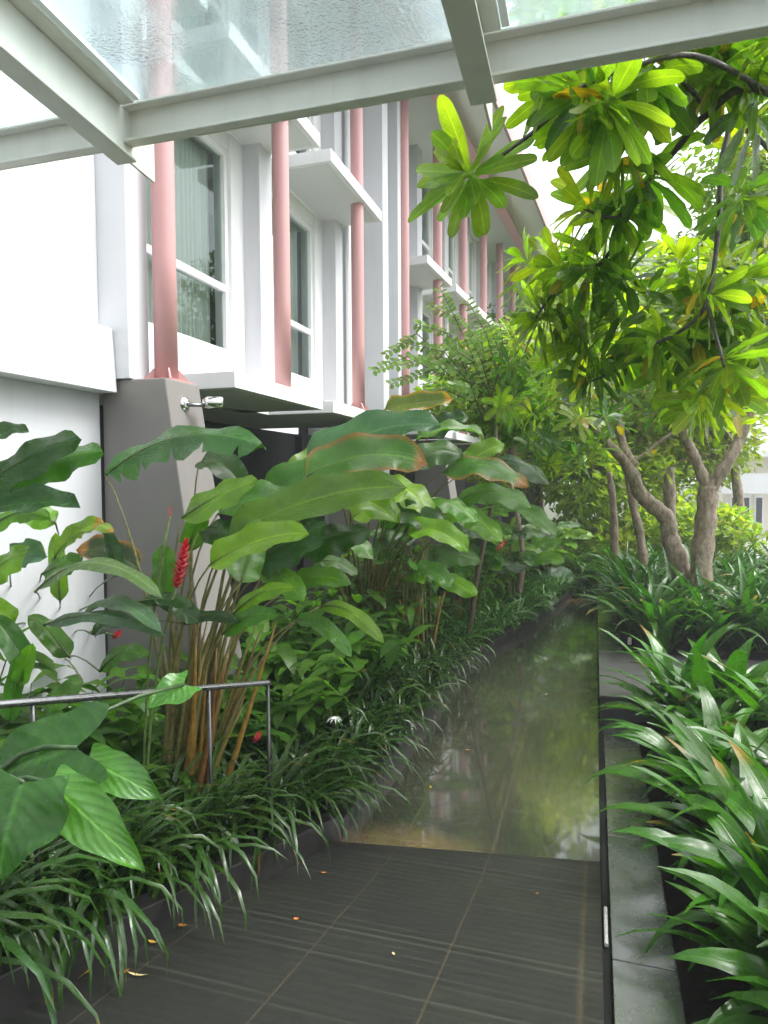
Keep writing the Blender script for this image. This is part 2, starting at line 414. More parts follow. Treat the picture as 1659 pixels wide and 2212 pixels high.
sheet('ramp', [[V((lx(y), y, rz(y)+.004)), V((.05, y, rz(y)+.004))] for y in ys2[:-1]]+[[V((lx(4.16), 4.16, .004)), V((.05, 4.40, .004))]], M['ramp'])
# soil of the left bed: follows the slope, lumpy
def bed_z(y): return rz(y)+.10
rows = []
for i in range(70):
    y = -3+i*.3
    rows.append([V((lx(y)-.12-(k/8)*3.2, y, bed_z(y)+.03*math.sin(3*y+k)+.05*(k > 0)*rnd(0, 1))) for k in range(9)])
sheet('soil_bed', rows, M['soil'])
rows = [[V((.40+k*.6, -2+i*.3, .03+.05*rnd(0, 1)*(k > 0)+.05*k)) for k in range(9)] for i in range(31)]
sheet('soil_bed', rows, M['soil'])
PZ = .27
rows = [[V((.36+k*.6, 8.80+i*.4, PZ-.03+.05*rnd(0, 1)*(k > 0))) for k in range(12)] for i in range(22)]
sheet('soil_bed', rows, M['soil'])
# drain slot + ledge
mb = MB(); mb.box(.055, .095, -2, 7.0, -.05, -.02); tag(mb.build('drain_channel', M['drain']), kind='structure')
mb = MB()
y = 1.0
while y < 6.9:
    y2 = min(y+1.25, 7.0); mb.box(.10, .46, y, y2-.006, -.05, .006+rnd(0, .004)); y = y2
tag(mb.build('stone_ledge', M['stone'], bevel=.004), kind='structure')
# left kerb
mb = MB(); y = -3.
while y < 14.6:
    y2 = y+.9
    a, b_ = lx(y), lx(y2-.006); h = .17 if y < 4 else .13
    za, zb = rz(y), rz(y2-.006)
    mb.prism([V((a-.12, y, za-.1)), V((a, y, za-.1)), V((b_, y2-.006, zb-.1)), V((b_-.12, y2-.006, zb-.1))],
             [V((a-.12, y, za+h)), V((a, y, za+h)), V((b_, y2-.006, zb+h)), V((b_-.12, y2-.006, zb+h))])
    y = y2
tag(mb.build('kerb', M['kerb'], bevel=.006), kind='structure')
# raised planter
PY = 7.0
t = empty('planter_wall', (1.5, PY, 0), 'low dark stone planter step across the right bed, slab topped, before the trees', 'wall')
mb = MB(); mb.box(.075, 7, PY, 8.85, -.05, PZ-.03); mb.box(.075, .275, 8.85, 17, -.05, PZ-.03); mb.build('wall_face', M['planter'], t, bevel=.004)
mb = MB(); mb.box(.060, 7, PY-.012, 8.85, PZ-.03, PZ); mb.build('top_slab', M['planter'], t, bevel=.004)
mb = MB(); mb.box(.060, .34, 8.853, 17, PZ-.03, PZ); mb.build('coping', M['stone'], t, bevel=.004)
mb = MB(); q = gz(1360, 1392, PZ); mb.tube([q, q+V((0, 0, .07))], .024, 12)
mb.tube([q+V((0, 0, .07)), q+V((0, 0, .09))], [.028, .016], 12)
tag(mb.build('light_peg', M['pipe'], origin=q), 'short white peg light standing at the back of the planter slab beside the lilies', 'garden light')
q = V((.075, 2.9, .0)); q = gz(1298, 1960, .0); q2 = gz(1299, 2040, .0)
mb = MB(); mb.tube([V((.075, q.y, .0)), V((.075, q2.y, .0))], .011, 10)
tag(mb.build('drain_pipe', M['pipe'], origin=V((.075, q2.y, 0))), 'short white plastic pipe lying in the drain slot beside the ramp', 'pipe')

# ------------------------------------------------------------------ hotel building
XF = -3.35
B = empty('hotel_building', (-6, 8, 0), 'white three storey hotel block with pink steel columns and projecting ledges', 'building')
def frameA(q): return V((XF+q.x, q.y, q.z))
aB = R(4.0); oB = V((XF, 9.64, 0)); dB = V((math.sin(aB), math.cos(aB), 0)); nB = V((math.cos(aB), -math.sin(aB), 0))
def frameB(q): return oB+dB*q.y+nB*q.x+V((0, 0, q.z))
Z1, Z2, ZE = 3.27, 6.42, 9.3
SILL, HEAD = 3.86, 6.25

def part(name, boxes, mat, T, parent=B, bevel=.006, label=None):
    mb = MB()
    for b_ in boxes: mb.box(*b_, T=T)
    return tag(mb.build(name, mat, parent, bevel=bevel), label)
def window(u0, u1, z0, z1, T, n=-.75):
    """frame with one transom, pane, curtains behind"""
    fw, zt = .075, z0+(z1-z0)*.33
    fr = part('window', [(n-.05, n+.03, u0, u0+fw, z0, z1), (n-.05, n+.03, u1-fw, u1, z0, z1),
                         (n-.05, n+.03, u0+fw, u1-fw, z0, z0+fw), (n-.05, n+.03, u0+fw, u1-fw, z1-fw, z1),
                         (n-.05, n+.025, u0+fw, u1-fw, zt-.04, zt+.04)], M['frame'], T, bevel=.004)
    mb = MB(); mb.add([T(V((n-.02, u, z))) for u, z in ((u0+fw, z0+fw), (u1-fw, z0+fw), (u1-fw, z1-fw), (u0+fw, z1-fw))], [(0, 1, 2, 3)]); mb.build('pane', M['pane'], fr)
    mb = MB(); W_ = u1-u0
    for a, b_ in ((u0+.02, u0+W_*.40), (u0+W_*.58, u1-.02)):
        k = 40; vs = []
        for i in range(k+1):
            u = a+(b_-a)*i/k; d = n-.22+.035*math.sin(i*1.35)+.012*math.sin(i*.6)
            vs += [T(V((d, u, z0+.02))), T(V((d, u, z1)))]
        mb.add(vs, [(2*i, 2*i+2, 2*i+3, 2*i+1) for i in range(k)])
    mb.build('curtain', M['curtain'], fr, sharp=False)
    return fr
def ledge(u0, u1, z, T, n0=-.75, n1=.15, h=.155):
    # slab with a shallow rim round the soffit
    lg = part('ledge', [(n0, n1, u0, u1, z, z+h)], M['white'], T)
    part('soffit_panel', [(n0+.06, n1-.07, u0+.07, u1-.07, z-.004, z+.02)], M['soffit'], T, parent=lg, bevel=0)
def column(u, z0, z1, T, n=0, r=.094, base=False):
    mb = MB(); P = [T(V((n, u, z0+(z1-z0)*i/6))) for i in range(7)]; mb.tube(P, r, 24)
    c = mb.build('column', M['pink'], B, sharp=False)
    for q in c.data.polygons:
        if len(q.vertices) > 4: q.use_smooth = False
    if base:
        mb = MB()
        for k in range(4):
            a = R(45+90*k); d = V((math.cos(a), math.sin(a), 0)); s_ = V((-d.y, d.x, 0))*.006
            q = T(V((n, u, z0)))
            mb.prism([q+d*r+s_, q+d*(r+.10)+s_, q+d*(r+.10)-s_, q+d*r-s_], [q+d*r+s_+V((0, 0, .11)), q+d*(r+.01)+s_+V((0, 0, .11)), q+d*(r+.01)-s_+V((0, 0, .11)), q+d*r-s_+V((0, 0, .11))])
        mb.box(q.x-.16, q.x+.16, q.y-.16, q.y+.16, q.z-.0, q.z+.012)
        mb.build('base_plate', M['pink'], c)
def pedestal(u, T, first=False):
    # battered concrete foot under a column
    a, b_ = u-.27, u+.21
    mb = MB()
    mb.prism([T(V((-.41, a-.03, -.05))), T(V((.65, a-.03, -.05))), T(V((.65, b_+.08, -.05))), T(V((-.41, b_+.08, -.05)))],
             [T(V((-.41, a, 3.205))), T(V((.17, a, 3.205))), T(V((.17, b_, 3.205))), T(V((-.41, b_, 3.205)))])
    return mb.build('pedestal', M['grey'], B, bevel=.012)

def bay(u0, L, T, floors=(0, 1), gap=.36, nw=-.75, npier=-.50):
    """one window bay starting at ledge edge u0, ledge length L"""
    w0, w1 = u0-gap+.02, u0+L-.62
    pier0, pier1 = u0+L-.33, u0+L+.0
    for k in floors:
        zb = (Z1, Z2)[k]; zt = (Z2, ZE+.02)[k]; sl = zb+.59; hd = min(zb+2.95, zt-.1)
        ledge(u0, u0+L, zb, T, n0=nw, h=.155)
        window(w0+.06, w1, sl, hd, T, nw-.04)
        part('wall', [(nw-.20, nw, w0-.0, w1+.0, zb+.156, sl), (nw-.20, nw, w0, w1, hd, zt), (nw-.20, nw, w0, w0+.06, sl, hd), (nw-.2, nw+.03, w1, pier0, zb+.156, zt)], M['white'], T, bevel=0)
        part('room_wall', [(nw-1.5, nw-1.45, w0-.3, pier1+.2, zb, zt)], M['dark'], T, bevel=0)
    part('pier', [(nw-.2, npier, pier0, pier1, Z1, ZE)], M['pale'], T)
    part('floor_slab', [(nw-1.6, nw-.0, w0, pier1, z+.0, z+.154) for z in (Z1,)], M['soffit'], T, bevel=0)
    part('floor_slab', [(nw-1.6, nw-.0, w0, pier1, Z2, Z2+.154)], M['soffit'], T, bevel=0)

# block nearest: three bays along the path
for k, u0 in enumerate((5.72, 8.23)):
    bay(u0, 2.15, frameA)
part('ledge', [(-.4, .15, 3.2, 5.36, Z2, Z2+.155)], M['white'], frameA)
part('pier', [(-.95, -.13, 4.57, 4.83, 3.21, ZE)], M['pale'], frameA)
part('wall', [(-.95, -.75, 4.83, 5.36, Z1+.156, ZE)], M['white'], frameA, bevel=0)
# plain wing wall on the left with its string course
ww = part('wing_wall', [(-.9, -.40, -3, 4.568, 3.11, ZE)], M['white'], frameA)
part('lower_wall', [(-.9, -.41, -3, 4.566, -.06, 3.11)], M['white_shade'], frameA, parent=ww)  # same wall below the string course, its shade painted in
mb = MB()
mb.prism([frameA(V((-.42, -3, 3.10))), frameA(V((-.24, -3, 3.10))), frameA(V((-.24, 4.566, 3.10))), frameA(V((-.42, 4.566, 3.10)))],
         [frameA(V((-.42, -3, 3.62))), frameA(V((-.27, -3, 3.60))), frameA(V((-.27, 4.566, 3.60))), frameA(V((-.42, 4.566, 3.62)))])
mb.build('string_course', M['white'], ww, bevel=.008)
pedestal(4.87, frameA); pedestal(9.70, frameA)
column(4.87, 3.205, ZE, frameA, base=True)
column(7.07, Z1+.155, ZE, frameA); column(9.64, Z1+.155, ZE, frameA, base=True)
# projecting stair bay
part('stair_wall', [(-1.0, .06, 10.72, 11.02, -.05, 9.28), (-1.0, -.30, 11.02, 11.4, -.05, 9.28), (-1.0, .12, 11.4, 11.62, 3.2, 9.28)], M['pale'], frameA)
mb = MB(); mb.tube([frameA(V((-.42, 10.42, 0))), frameA(V((-.42, 10.42, 9.2)))], .05, 12); mb.build('downpipe', M['frame'], B, sharp=False)
# far block, turned a few degrees
for k in range(1, 9):
    column(2.05*k, 3.4, 9.08, frameB)
for k in range(0, 8):
    bay(2.95+2.05*k, 1.70, frameB, gap=.35)
    if k % 2: pedestal(2.05*(k+1), frameB)
part('end_wall', [(-4.5, -.5, 18.7, 19.0, 0, ZE)], M['white'], frameB)
# recess behind the ground floor
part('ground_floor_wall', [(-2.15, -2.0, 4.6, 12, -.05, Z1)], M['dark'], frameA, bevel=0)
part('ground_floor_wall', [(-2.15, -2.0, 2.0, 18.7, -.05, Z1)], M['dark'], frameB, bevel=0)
# roof
rf = part('roof', [(-5.5, 1.30, -12, 19.5, ZE, ZE+.12)], M['soffit'], frameB)
part('fascia', [(1.30, 1.36, -12, 19.5, ZE-.06, ZE+.26)], M['fascia'], frameB, parent=rf)
part('edge_beam', [(.50, .58, -12, 19.5, ZE-.24, ZE-.001), (.42, .66, -12, 19.5, ZE-.262, ZE-.241)], M['pink'], frameB, parent=rf)

# spotlight on the first pedestal
q = gy(402, 873, 4.82); q.x = XF+.19
t = empty('wall_spotlight', q, 'small chrome spotlight on a short arm fixed to the grey column pedestal', 'lamp')
mb = MB(); mb.tube([q+V((-.02, 0, 0)), q+V((.02, 0, 0)), q+V((.035, 0, 0))], [.062, .062, .03], 20); mb.build('mount', M['chrome'], t, sharp=False)
mb = MB(); mb.tube([q+V((.03, 0, 0)), q+V((.07, .03, -.005)), q+V((.13, .10, 0))], .017, 10); mb.build('arm', M['steel'], t, sharp=False)
mb = MB(); h = q+V((.15, .13, .02)); mb.tube([h+V((-.04, -.03, -.005)), h+V((.0, .0, .0)), h+V((.09, .05, .0)), h+V((.10, .055, 0))], [.03, .052, .052, .044], 18); mb.build('lamp_head', M['chrome'], t, sharp=False)

# ------------------------------------------------------------------ glass canopy
CY = 2.62
def cz(y): return 3.87+(CY-y)*.102       # underside of front beam; rises toward the camera
G = empty('glass_canopy', (-.6, CY, 3.9), 'wet glass canopy on cream painted steel beams over the ramp', 'canopy')
mb = MB(); x0, x1 = -4.6, 2.2
z = cz(CY)
mb.box(x0, x1, CY, CY+.012, z, z+.16); mb.box(x0, x1, CY-.05, CY-.001, z, z+.012); mb.box(x0, x1, CY-.05, CY-.001, z+.148, z+.16)
mb.build('front_beam', M['steel_paint'], G, bevel=.003)
def Ysk(x, y, dz): return V((x, y, cz(y)+dz))
for xr in (-3.52, -1.965, -.405, 1.15):
    mb = MB()
    def bar(xa, xb, za, zb, y0=CY+.0, y1=-2.5):
        mb.prism([Ysk(xa, y0, za), Ysk(xb, y0, za), Ysk(xb, y1, za), Ysk(xa, y1, za)], [Ysk(xa, y0, zb), Ysk(xb, y0, zb), Ysk(xb, y1, zb), Ysk(xa, y1, zb)])
    bar(xr-.006, xr+.006, -.07, .138, CY+.17)          # web, nose past the beam
    bar(xr-.07, xr+.07, .140, .152, CY-.06)            # top flange
    bar(xr-.05, xr+.05, -.084, -.072, CY-.02)
    mb.build('rafter', M['steel_paint'], G, bevel=.003)
    mb = MB(); bar(xr+.072, xr+.10, .15, .168, CY-.06); bar(xr-.10, xr-.072, .15, .168, CY-.06); mb.build('glazing_bead', M['frame'], G)
for xa, xb in ((-4.6, -3.54), (-3.50, -1.985), (-1.945, -.425), (-.385, 1.13), (1.17, 2.2)):
    mb = MB(); vs = []
    a, b_ = Ysk(xa, CY+.06, .172), Ysk(xb, -2.5, .172)
    mb.prism([V((xa, CY+.06, cz(CY+.06)+.172)), V((xb, CY+.06, cz(CY+.06)+.172)), V((xb, -2.5, cz(-2.5)+.172)), V((xa, -2.5, cz(-2.5)+.172))], [V((xa, CY+.06, cz(CY+.06)+.184)), V((xb, CY+.06, cz(CY+.06)+.184)), V((xb, -2.5, cz(-2.5)+.184)), V((xa, -2.5, cz(-2.5)+.184))])
    mb.build('glass_pane', M['glass'], G)

# ------------------------------------------------------------------ handrail
Hh = empty('handrail', (-2.15, 2.1, .5), 'stainless steel tube handrail along the left side of the ramp', 'handrail')
def rail_pt(x, y, X): return gx(x, y, X)
r0, r1 = rail_pt(70, 1516, -2.16), rail_pt(584, 1474, -1.84)
d = (r1-r0)
a = r0-d*1.6
mb = MB(); mb.tube([a, r0, r0+d*.5, r1-d*.02, r1], .016, 14); mb.build('rail', M['steel'], Hh, sharp=False)
for t_ in (-.9, 0.0, .66, .985):
    q = r0+d*t_; mb = MB(); mb.tube([V((q.x, q.y, bed_z(q.y)-.1)), V((q.x, q.y, q.z-.014))], .010, 10); mb.build('post', M['post'], Hh, sharp=False)

exec_plants = True
# ------------------------------------------------------------------ plants
def arc(P, az, el, L, droop, n=8, curve=0.):
    pts = [V(P)]; st = L/(n-1); e = el; a = az
    for i in range(n-1):
        t = (i+.5)/(n-1)
        e2 = el-droop*t*t*1.0-droop*.25*t; a += curve/(n-1)
        pts.append(pts[-1]+V((math.cos(e2)*math.cos(a), math.cos(e2)*math.sin(a), math.sin(e2)))*st)
    return pts
def bez(A, Bm, C_, n=9):
    return [A*(1-t)**2+Bm*2*t*(1-t)+C_*t*t for t in [i/(n-1) for i in range(n)]]
def pf_strap(t): return (min(1, .55+t*1.4))*(1-t**3.2)**.9
def pf_lily(t): return (.55+.45*math.sin(min(1, t*1.6)*math.pi/2))*(1-t**2.6)
def pf_ban(t): return (min(1., t*7)**.6)*(1-max(0, (t-.55)/.45)**2.2)**.62 if t > 0 else .02
def pf_lance(t): return max(.04, math.sin(math.pi*t**.8)**.9)
def pf_fran(t): return .05 if t < .1 else (math.sin(min(1., (t-.1)/.55)*math.pi/2)**.8)*(1-max(0, (t-.6)/.4)**3.)**.5
def pf_ell(t): return max(.03, math.sin(math.pi*min(1, t*.97+.02))**.7)
UP = V((0, 0, 1))
def jit(c, a=.25):
    k = rnd(1-a, 1+a); return (c[0]*k*rnd(.85, 1.2), c[1]*k, c[2]*k*rnd(.8, 1.2))

# --- strap leaved border on the left (copies of a few clumps)
def strap_clump(n, L, W, tint, el=(45, 85), dr=(70, 140), tipc=None):
    mb = MB()
    for i in range(n):
        az = rnd(0, 6.283); q = V((rnd(-.06, .06), rnd(-.06, .06), -.02))
        pts = arc(q, az, R(rnd(*el)), L*rnd(.65, 1.15), R(rnd(*dr)), 8, rnd(-.4, .4))
        tp = tipc+(False,) if tipc and random.random() < .12 else None
        mb.leaf(pts, pf_strap, W*rnd(.8, 1.15), UP+V((math.cos(az), math.sin(az), 0))*.3, rnd(.2, .5), 0, jit(tint), 1, rnd(-.5, .5), tp)
    return mb
DARK = (.024, .070, .008); MIDG = (.050, .150, .018)
bord = [strap_clump(32, .80, .0175, (.021, .060, .006), tipc=(.35, .16, .02)).mesh('border_lily', M['strap']) for _ in range(5)]
bord2 = [strap_clump(30, .60, .020, MIDG, (55, 88), (60, 120)).mesh('border_lily', M['strap']) for _ in range(4)]
def scatter(meshes, name, spots, label, cat, group, mat=None):
    out = []
    for i, (q, sc) in enumerate(spots):
        o = bpy.data.objects.new(name, random.choice(meshes)); COL.objects.link(o)
        o.location = q; o.rotation_euler = (rnd(-.08, .08), rnd(-.08, .08), rnd(0, 6.283)); o.scale = (sc, sc, sc*rnd(.9, 1.1))
        tag(o, label, cat, group); out.append(o)
    return out
sp = []; y = 1.35
while y < 4.3:
    sp.append((V((lx(y)-.24+rnd(-.05, .05), y, bed_z(y)+.02)), rnd(.9, 1.15)))
    if random.random() < .95: sp.append((V((lx(y)-.45+rnd(-.08, .08), y+.1, bed_z(y)+.02)), rnd(.9, 1.15)))
    y += .24
scatter(bord, 'border_lily', sp, 'dark narrow strap leaf clump leaning over the kerb beside the grooved ramp', 'border plant', 'dark strap leaf clumps beside the ramp')
sp = []; y = 4.5
while y < 9:
    sp.append((V((lx(y)-.22+rnd(-.06, .06), y, bed_z(y)+.02)), rnd(.8, 1.1)))
    sp.append((V((lx(y)-.55+rnd(-.1, .1), y+.12, bed_z(y)+.02)), rnd(.95, 1.25)))
    y += .27
scatter(bord, 'border_lily', sp, 'dark strap leaf clump in the row along the wet level path', 'border plant', 'strap leaf clumps along the wet path')
sp = []; y = 8.7
while y < 15:
    sp.append((V((lx(y)-.16+rnd(-.06, .06), y, bed_z(y)+.02)), rnd(.9, 1.2)))
    sp.append((V((lx(y)-.6+rnd(-.1, .1), y+.12, bed_z(y)+.02)), rnd(1., 1.4)))
    y += .28
scatter(bord2, 'border_lily', sp, 'mid green strap leaf clump where the path narrows at its far end', 'border plant', 'strap leaf clumps at the far end of the path')

# --- broad leaved understorey (gingers) in the left bed
def ginger(n, H_, tint, ll=.30, lw=.035):
    mb = MB()
    for i in range(n):
        az = rnd(0, 6.28); st = arc(V((rnd(-.12, .12), rnd(-.12, .12), 0)), az, R(rnd(65, 88)), H_*rnd(.6, 1.1), R(rnd(10, 45)), 9)
        mb.tube(st, [.009-.0007*k for k in range(9)], 5, (.07, .10, .03))
        for k in range(2, 9):
            for sgn in (1, -1) if k > 4 else (random.choice((1, -1)),):
                a2 = az+sgn*R(rnd(45, 100)); pts = arc(st[k], a2, R(rnd(0, 45)), ll*rnd(.7, 1.15), R(rnd(30, 80)), 6)
                mb.leaf(pts, pf_lance, lw*rnd(.8, 1.25), UP, rnd(.1, .35), .1, jit(tint, .3), 1)
    return mb
gin = [ginger(9, .85, (.045, .120, .018)).mesh('ginger_plant', M['far']) for _ in range(4)]
sp = []
for i in range(27):
    y = 2.5+i*.27; sp.append((V((lx(y)-(rnd(.8, 1.2) if y < 5 else rnd(.6, 1.15)), y, bed_z(y))), rnd(.5, .7) if y < 5 else rnd(.7, 1.)))
scatter(gin, 'ginger_plant', sp, 'low dark leafy ginger plant filling the left bed between the tall stems', 'plant', 'low leafy gingers in the left bed')
gin3 = [ginger(10, 1.05, (.058, .155, .016), .36, .058).mesh('ginger_plant', M['far']) for _ in range(4)]
sp = [(V((x, y, bed_z(y))), k) for x, y, k in ((-3.35, 2.45, .95), (-3.0, 2.75, .8), (-3.4, 3.0, 1.05), (-3.05, 3.2, .9), (-3.45, 3.5, 1.0), (-2.75, 2.3, .65), (-3.1, 3.75, .9), (-3.4, 4.05, .95), (-2.75, 3.2, .7), (-3.5, 2.0, 1.), (-3.15, 2.0, .8))]
scatter(gin3, 'ginger_plant', sp, 'broad leaved ginger against the white wing wall behind the handrail', 'plant', 'broad gingers before the wing wall')
sp = [(V((-rnd(2.35, 3.1), 4.7+.2*i, bed_z(5))), rnd(.8, 1.15)) for i in range(15)]
scatter(gin3, 'ginger_plant', sp, 'broad leaved ginger in front of the dark recess under the ledge', 'plant', 'broad gingers before the dark ground floor recess')
gin2 = [ginger(11, 1.15, (.070, .165, .022), .34, .045).mesh('ginger_plant', M['far']) for _ in range(4)]
sp = []
for i in range(26):
    y = 7.6+i*.33; sp.append((V((lx(y)-rnd(.6, 1.5), y, bed_z(y))), rnd(.85, 1.25)))
scatter(gin2, 'ginger_plant', sp, 'mid green leafy ginger plant in the left bed beyond the first tall stems', 'plant', 'leafy gingers in the farther left bed')

# --- big banana-like leaves (heliconias): placed stem by stem
HINT = V((.35, -.75, .62))
GR = (.055, .165, .014); LT = (.125, .28, .014); DK = (.022, .075, .012); YL = (.17, .27, .03)
def big_leaf(root, base, foot, tip, W, tint=GR, sag=.12, hint=HINT, tear=0, fold=None, rip=.17, tipc=None, stemc=(.14, .15, .04), sw=.010, mid=None):
    A, C_ = base, tip
    if fold is None: fold = random.choice((-.5, -.3, .3, .45))
    L = (C_-A).length
    Bm = (A+C_)/2+UP*(sag*L*1.6) if mid is None else mid
    pts = bez(A, Bm, C_, 15)
    if random.random() < .28 and tint is GR: tint = random.choice((LT, DK, (.08, .20, .014)))
    mb = MB(); mb.leaf(pts, pf_ban, W, hint, fold, rip, jit(tint, .12), 3, rnd(-.3, .3), tipc, tear)
    mb.tube([q-hint.normalized()*.004 for q in pts[:13]], [.008*(1-i/14) for i in range(13)], 5, (.10, .15, .04))
    mb.build('leaf', M['leaf'], root, sharp=False)
    if foot is not None:
        d = (pts[1]-pts[0]).normalized()
        c1 = foot+UP*(A.z-foot.z)*.75
        c1 = c1.lerp(A-d*.25, .35)
        st = bez(foot, c1, A, 10)
        mb = MB(); mb.tube(st, [sw*2.2*(1-.75*min(1, i/7)) for i in range(10)], 7, [stemc]*0 or stemc); mb.build('stem', M['stem'], root, sharp=False)
def clump(name, foot, leaves, label, cat, spread=.16, group=None, stemc=(.15, .14, .04), pseudo=0, ph=.9):
    root = empty(name, foot, label, cat, group)
    for L in leaves:
        (bx, by, yb), (tx, ty, yt), W = L[:3]; kw = L[3] if len(L) > 3 else {}
        f = foot+V((rnd(-1, 1)*spread, rnd(-1, 1)*spread, -.03))
        if kw.pop('nostem', False): f = None
        big_leaf(root, gy(bx, by, yb), f, gy(tx, ty, yt), W, stemc=kw.pop('stemc', stemc), **kw)
    for i in range(pseudo):
        az = rnd(0, 6.28); f = foot+V((math.cos(az), math.sin(az), 0))*rnd(.02, spread*1.3); az = rnd(-.7, .9)
        f.z = bed_z(f.y)-.03
        st = arc(f, az+rnd(-.5, .5), R(rnd(66, 86)), ph*rnd(.75, 1.3), R(rnd(-4, 8)), 7)
        mb = MB(); c = random.choice(((.26, .15, .025), (.32, .20, .035), (.17, .15, .03), (.15, .07, .02)))
        mb.tube(st, [.023, .022, .020, .017, .013, .009, .004], 7, c); mb.build('stem', M['stem'], root, sharp=False)
    return root
def soil(x, y): 
    q = gz(x, y, .3)
    for _ in range(6): q = gz(x, y, bed_z(q.y))
    return q
BR = (.28, .13, .03, True)
f1 = gy(395, 1700, 3.55); f1.z = bed_z(f1.y)
clump('heliconia_clump', f1, [
    ((228, 1026, 3.61), (574, 966, 3.57), .155, dict(tear=1, sag=.17, fold=-.55, rip=.2, tint=(.045, .14, .04))),
    ((392, 1118, 3.48), (556, 1036, 3.48), .10, dict(tint=LT, sag=.05)),
    ((490, 1165, 3.57), (880, 1052, 3.91), .135, dict(tint=GR, sag=.10, fold=.3)),
    ((565, 1085, 3.91), (800, 1010, 4.17), .16, dict(tint=GR, sag=.1)),
    ((660, 1005, 4.17), (952, 918, 4.42), .155, dict(tint=(.06, .15, .055), sag=.12)),
    ((662, 1030, 3.91), (925, 1003, 4.25), .15, dict(tint=GR, sag=.16, tipc=BR)),
    ((452, 1222, 3.31), (667, 1152, 3.31), .10, dict(tint=LT, sag=.1)),
    ((540, 1212, 3.65), (705, 1130, 3.65), .15, dict(tint=DK, sag=.0)),
    ((355, 1290, 3.40), (352, 1175, 3.40), .075, dict(tint=GR, sag=.0, hint=V((.3, -.9, .1)))),
    ((300, 1230, 3.74), (165, 1190, 3.65), .11, dict(tint=(.03, .06, .02), sag=.15, tipc=BR)),
    ((430, 1000, 4.00), (530, 1060, 3.82), .10, dict(tint=DK, sag=.2)),
    ((500, 1330, 3.48), (640, 1270, 3.40), .06, dict(tint=LT, sag=.15)),
    ((520, 1260, 3.40), (562, 1120, 3.57), .11, dict(tint=GR, sag=.0, hint=V((.5, -.8, .2)))),
    ((430, 1150, 3.65), (545, 1195, 3.57), .10, dict(tint=DK, sag=.2)),
    ((590, 1135, 3.82), (765, 1075, 4.00), .12, dict(tint=GR, sag=.12, hint=V((.15, -.5, .9)))),
    ((640, 1190, 3.91), (800, 1150, 4.08), .13, dict(tint=DK, sag=.1)),
    ((600, 1060, 4.17), (705, 962, 4.42), .12, dict(tint=LT, sag=.05)),
    ((700, 1080, 4.42), (862, 1130, 4.42), .14, dict(tint=GR, sag=.2, rip=.2)),
    ((560, 1240, 3.74), (655, 1300, 3.57), .08, dict(tint=LT, sag=.2)),
    ((470, 1110, 3.74), (640, 1085, 3.91), .14, dict(tint=GR, sag=.15, hint=V((.15, -.5, .9)))),
    ((405, 1190, 3.74), (440, 1090, 3.65), .07, dict(tint=GR, sag=.0, hint=V((.6, -.7, .2)))),
    ((430, 1345, 3.3), (330, 1290, 3.2), .06, dict(tint=DK, sag=.1)),
    ((480, 1370, 3.4), (600, 1330, 3.3), .06, dict(tint=GR, sag=.15)),
    ((540, 1040, 3.9), (470, 1100, 3.8), .09, dict(tint=DK, sag=.1)),
    ((610, 1280, 3.8), (760, 1265, 3.8), .07, dict(tint=GR, sag=.2)),
    ((690, 1310, 4.0), (830, 1390, 3.9), .055, dict(tint=GR, sag=.2)),
    ((640, 1340, 3.9), (760, 1420, 3.8), .055, dict(tint=GR, sag=.2)),
], 'tall heliconia clump with orange brown stems and a torn leaf before the grey pedestal', 'plant', .12, pseudo=26, ph=1.15)
f2 = soil(785, 1430)
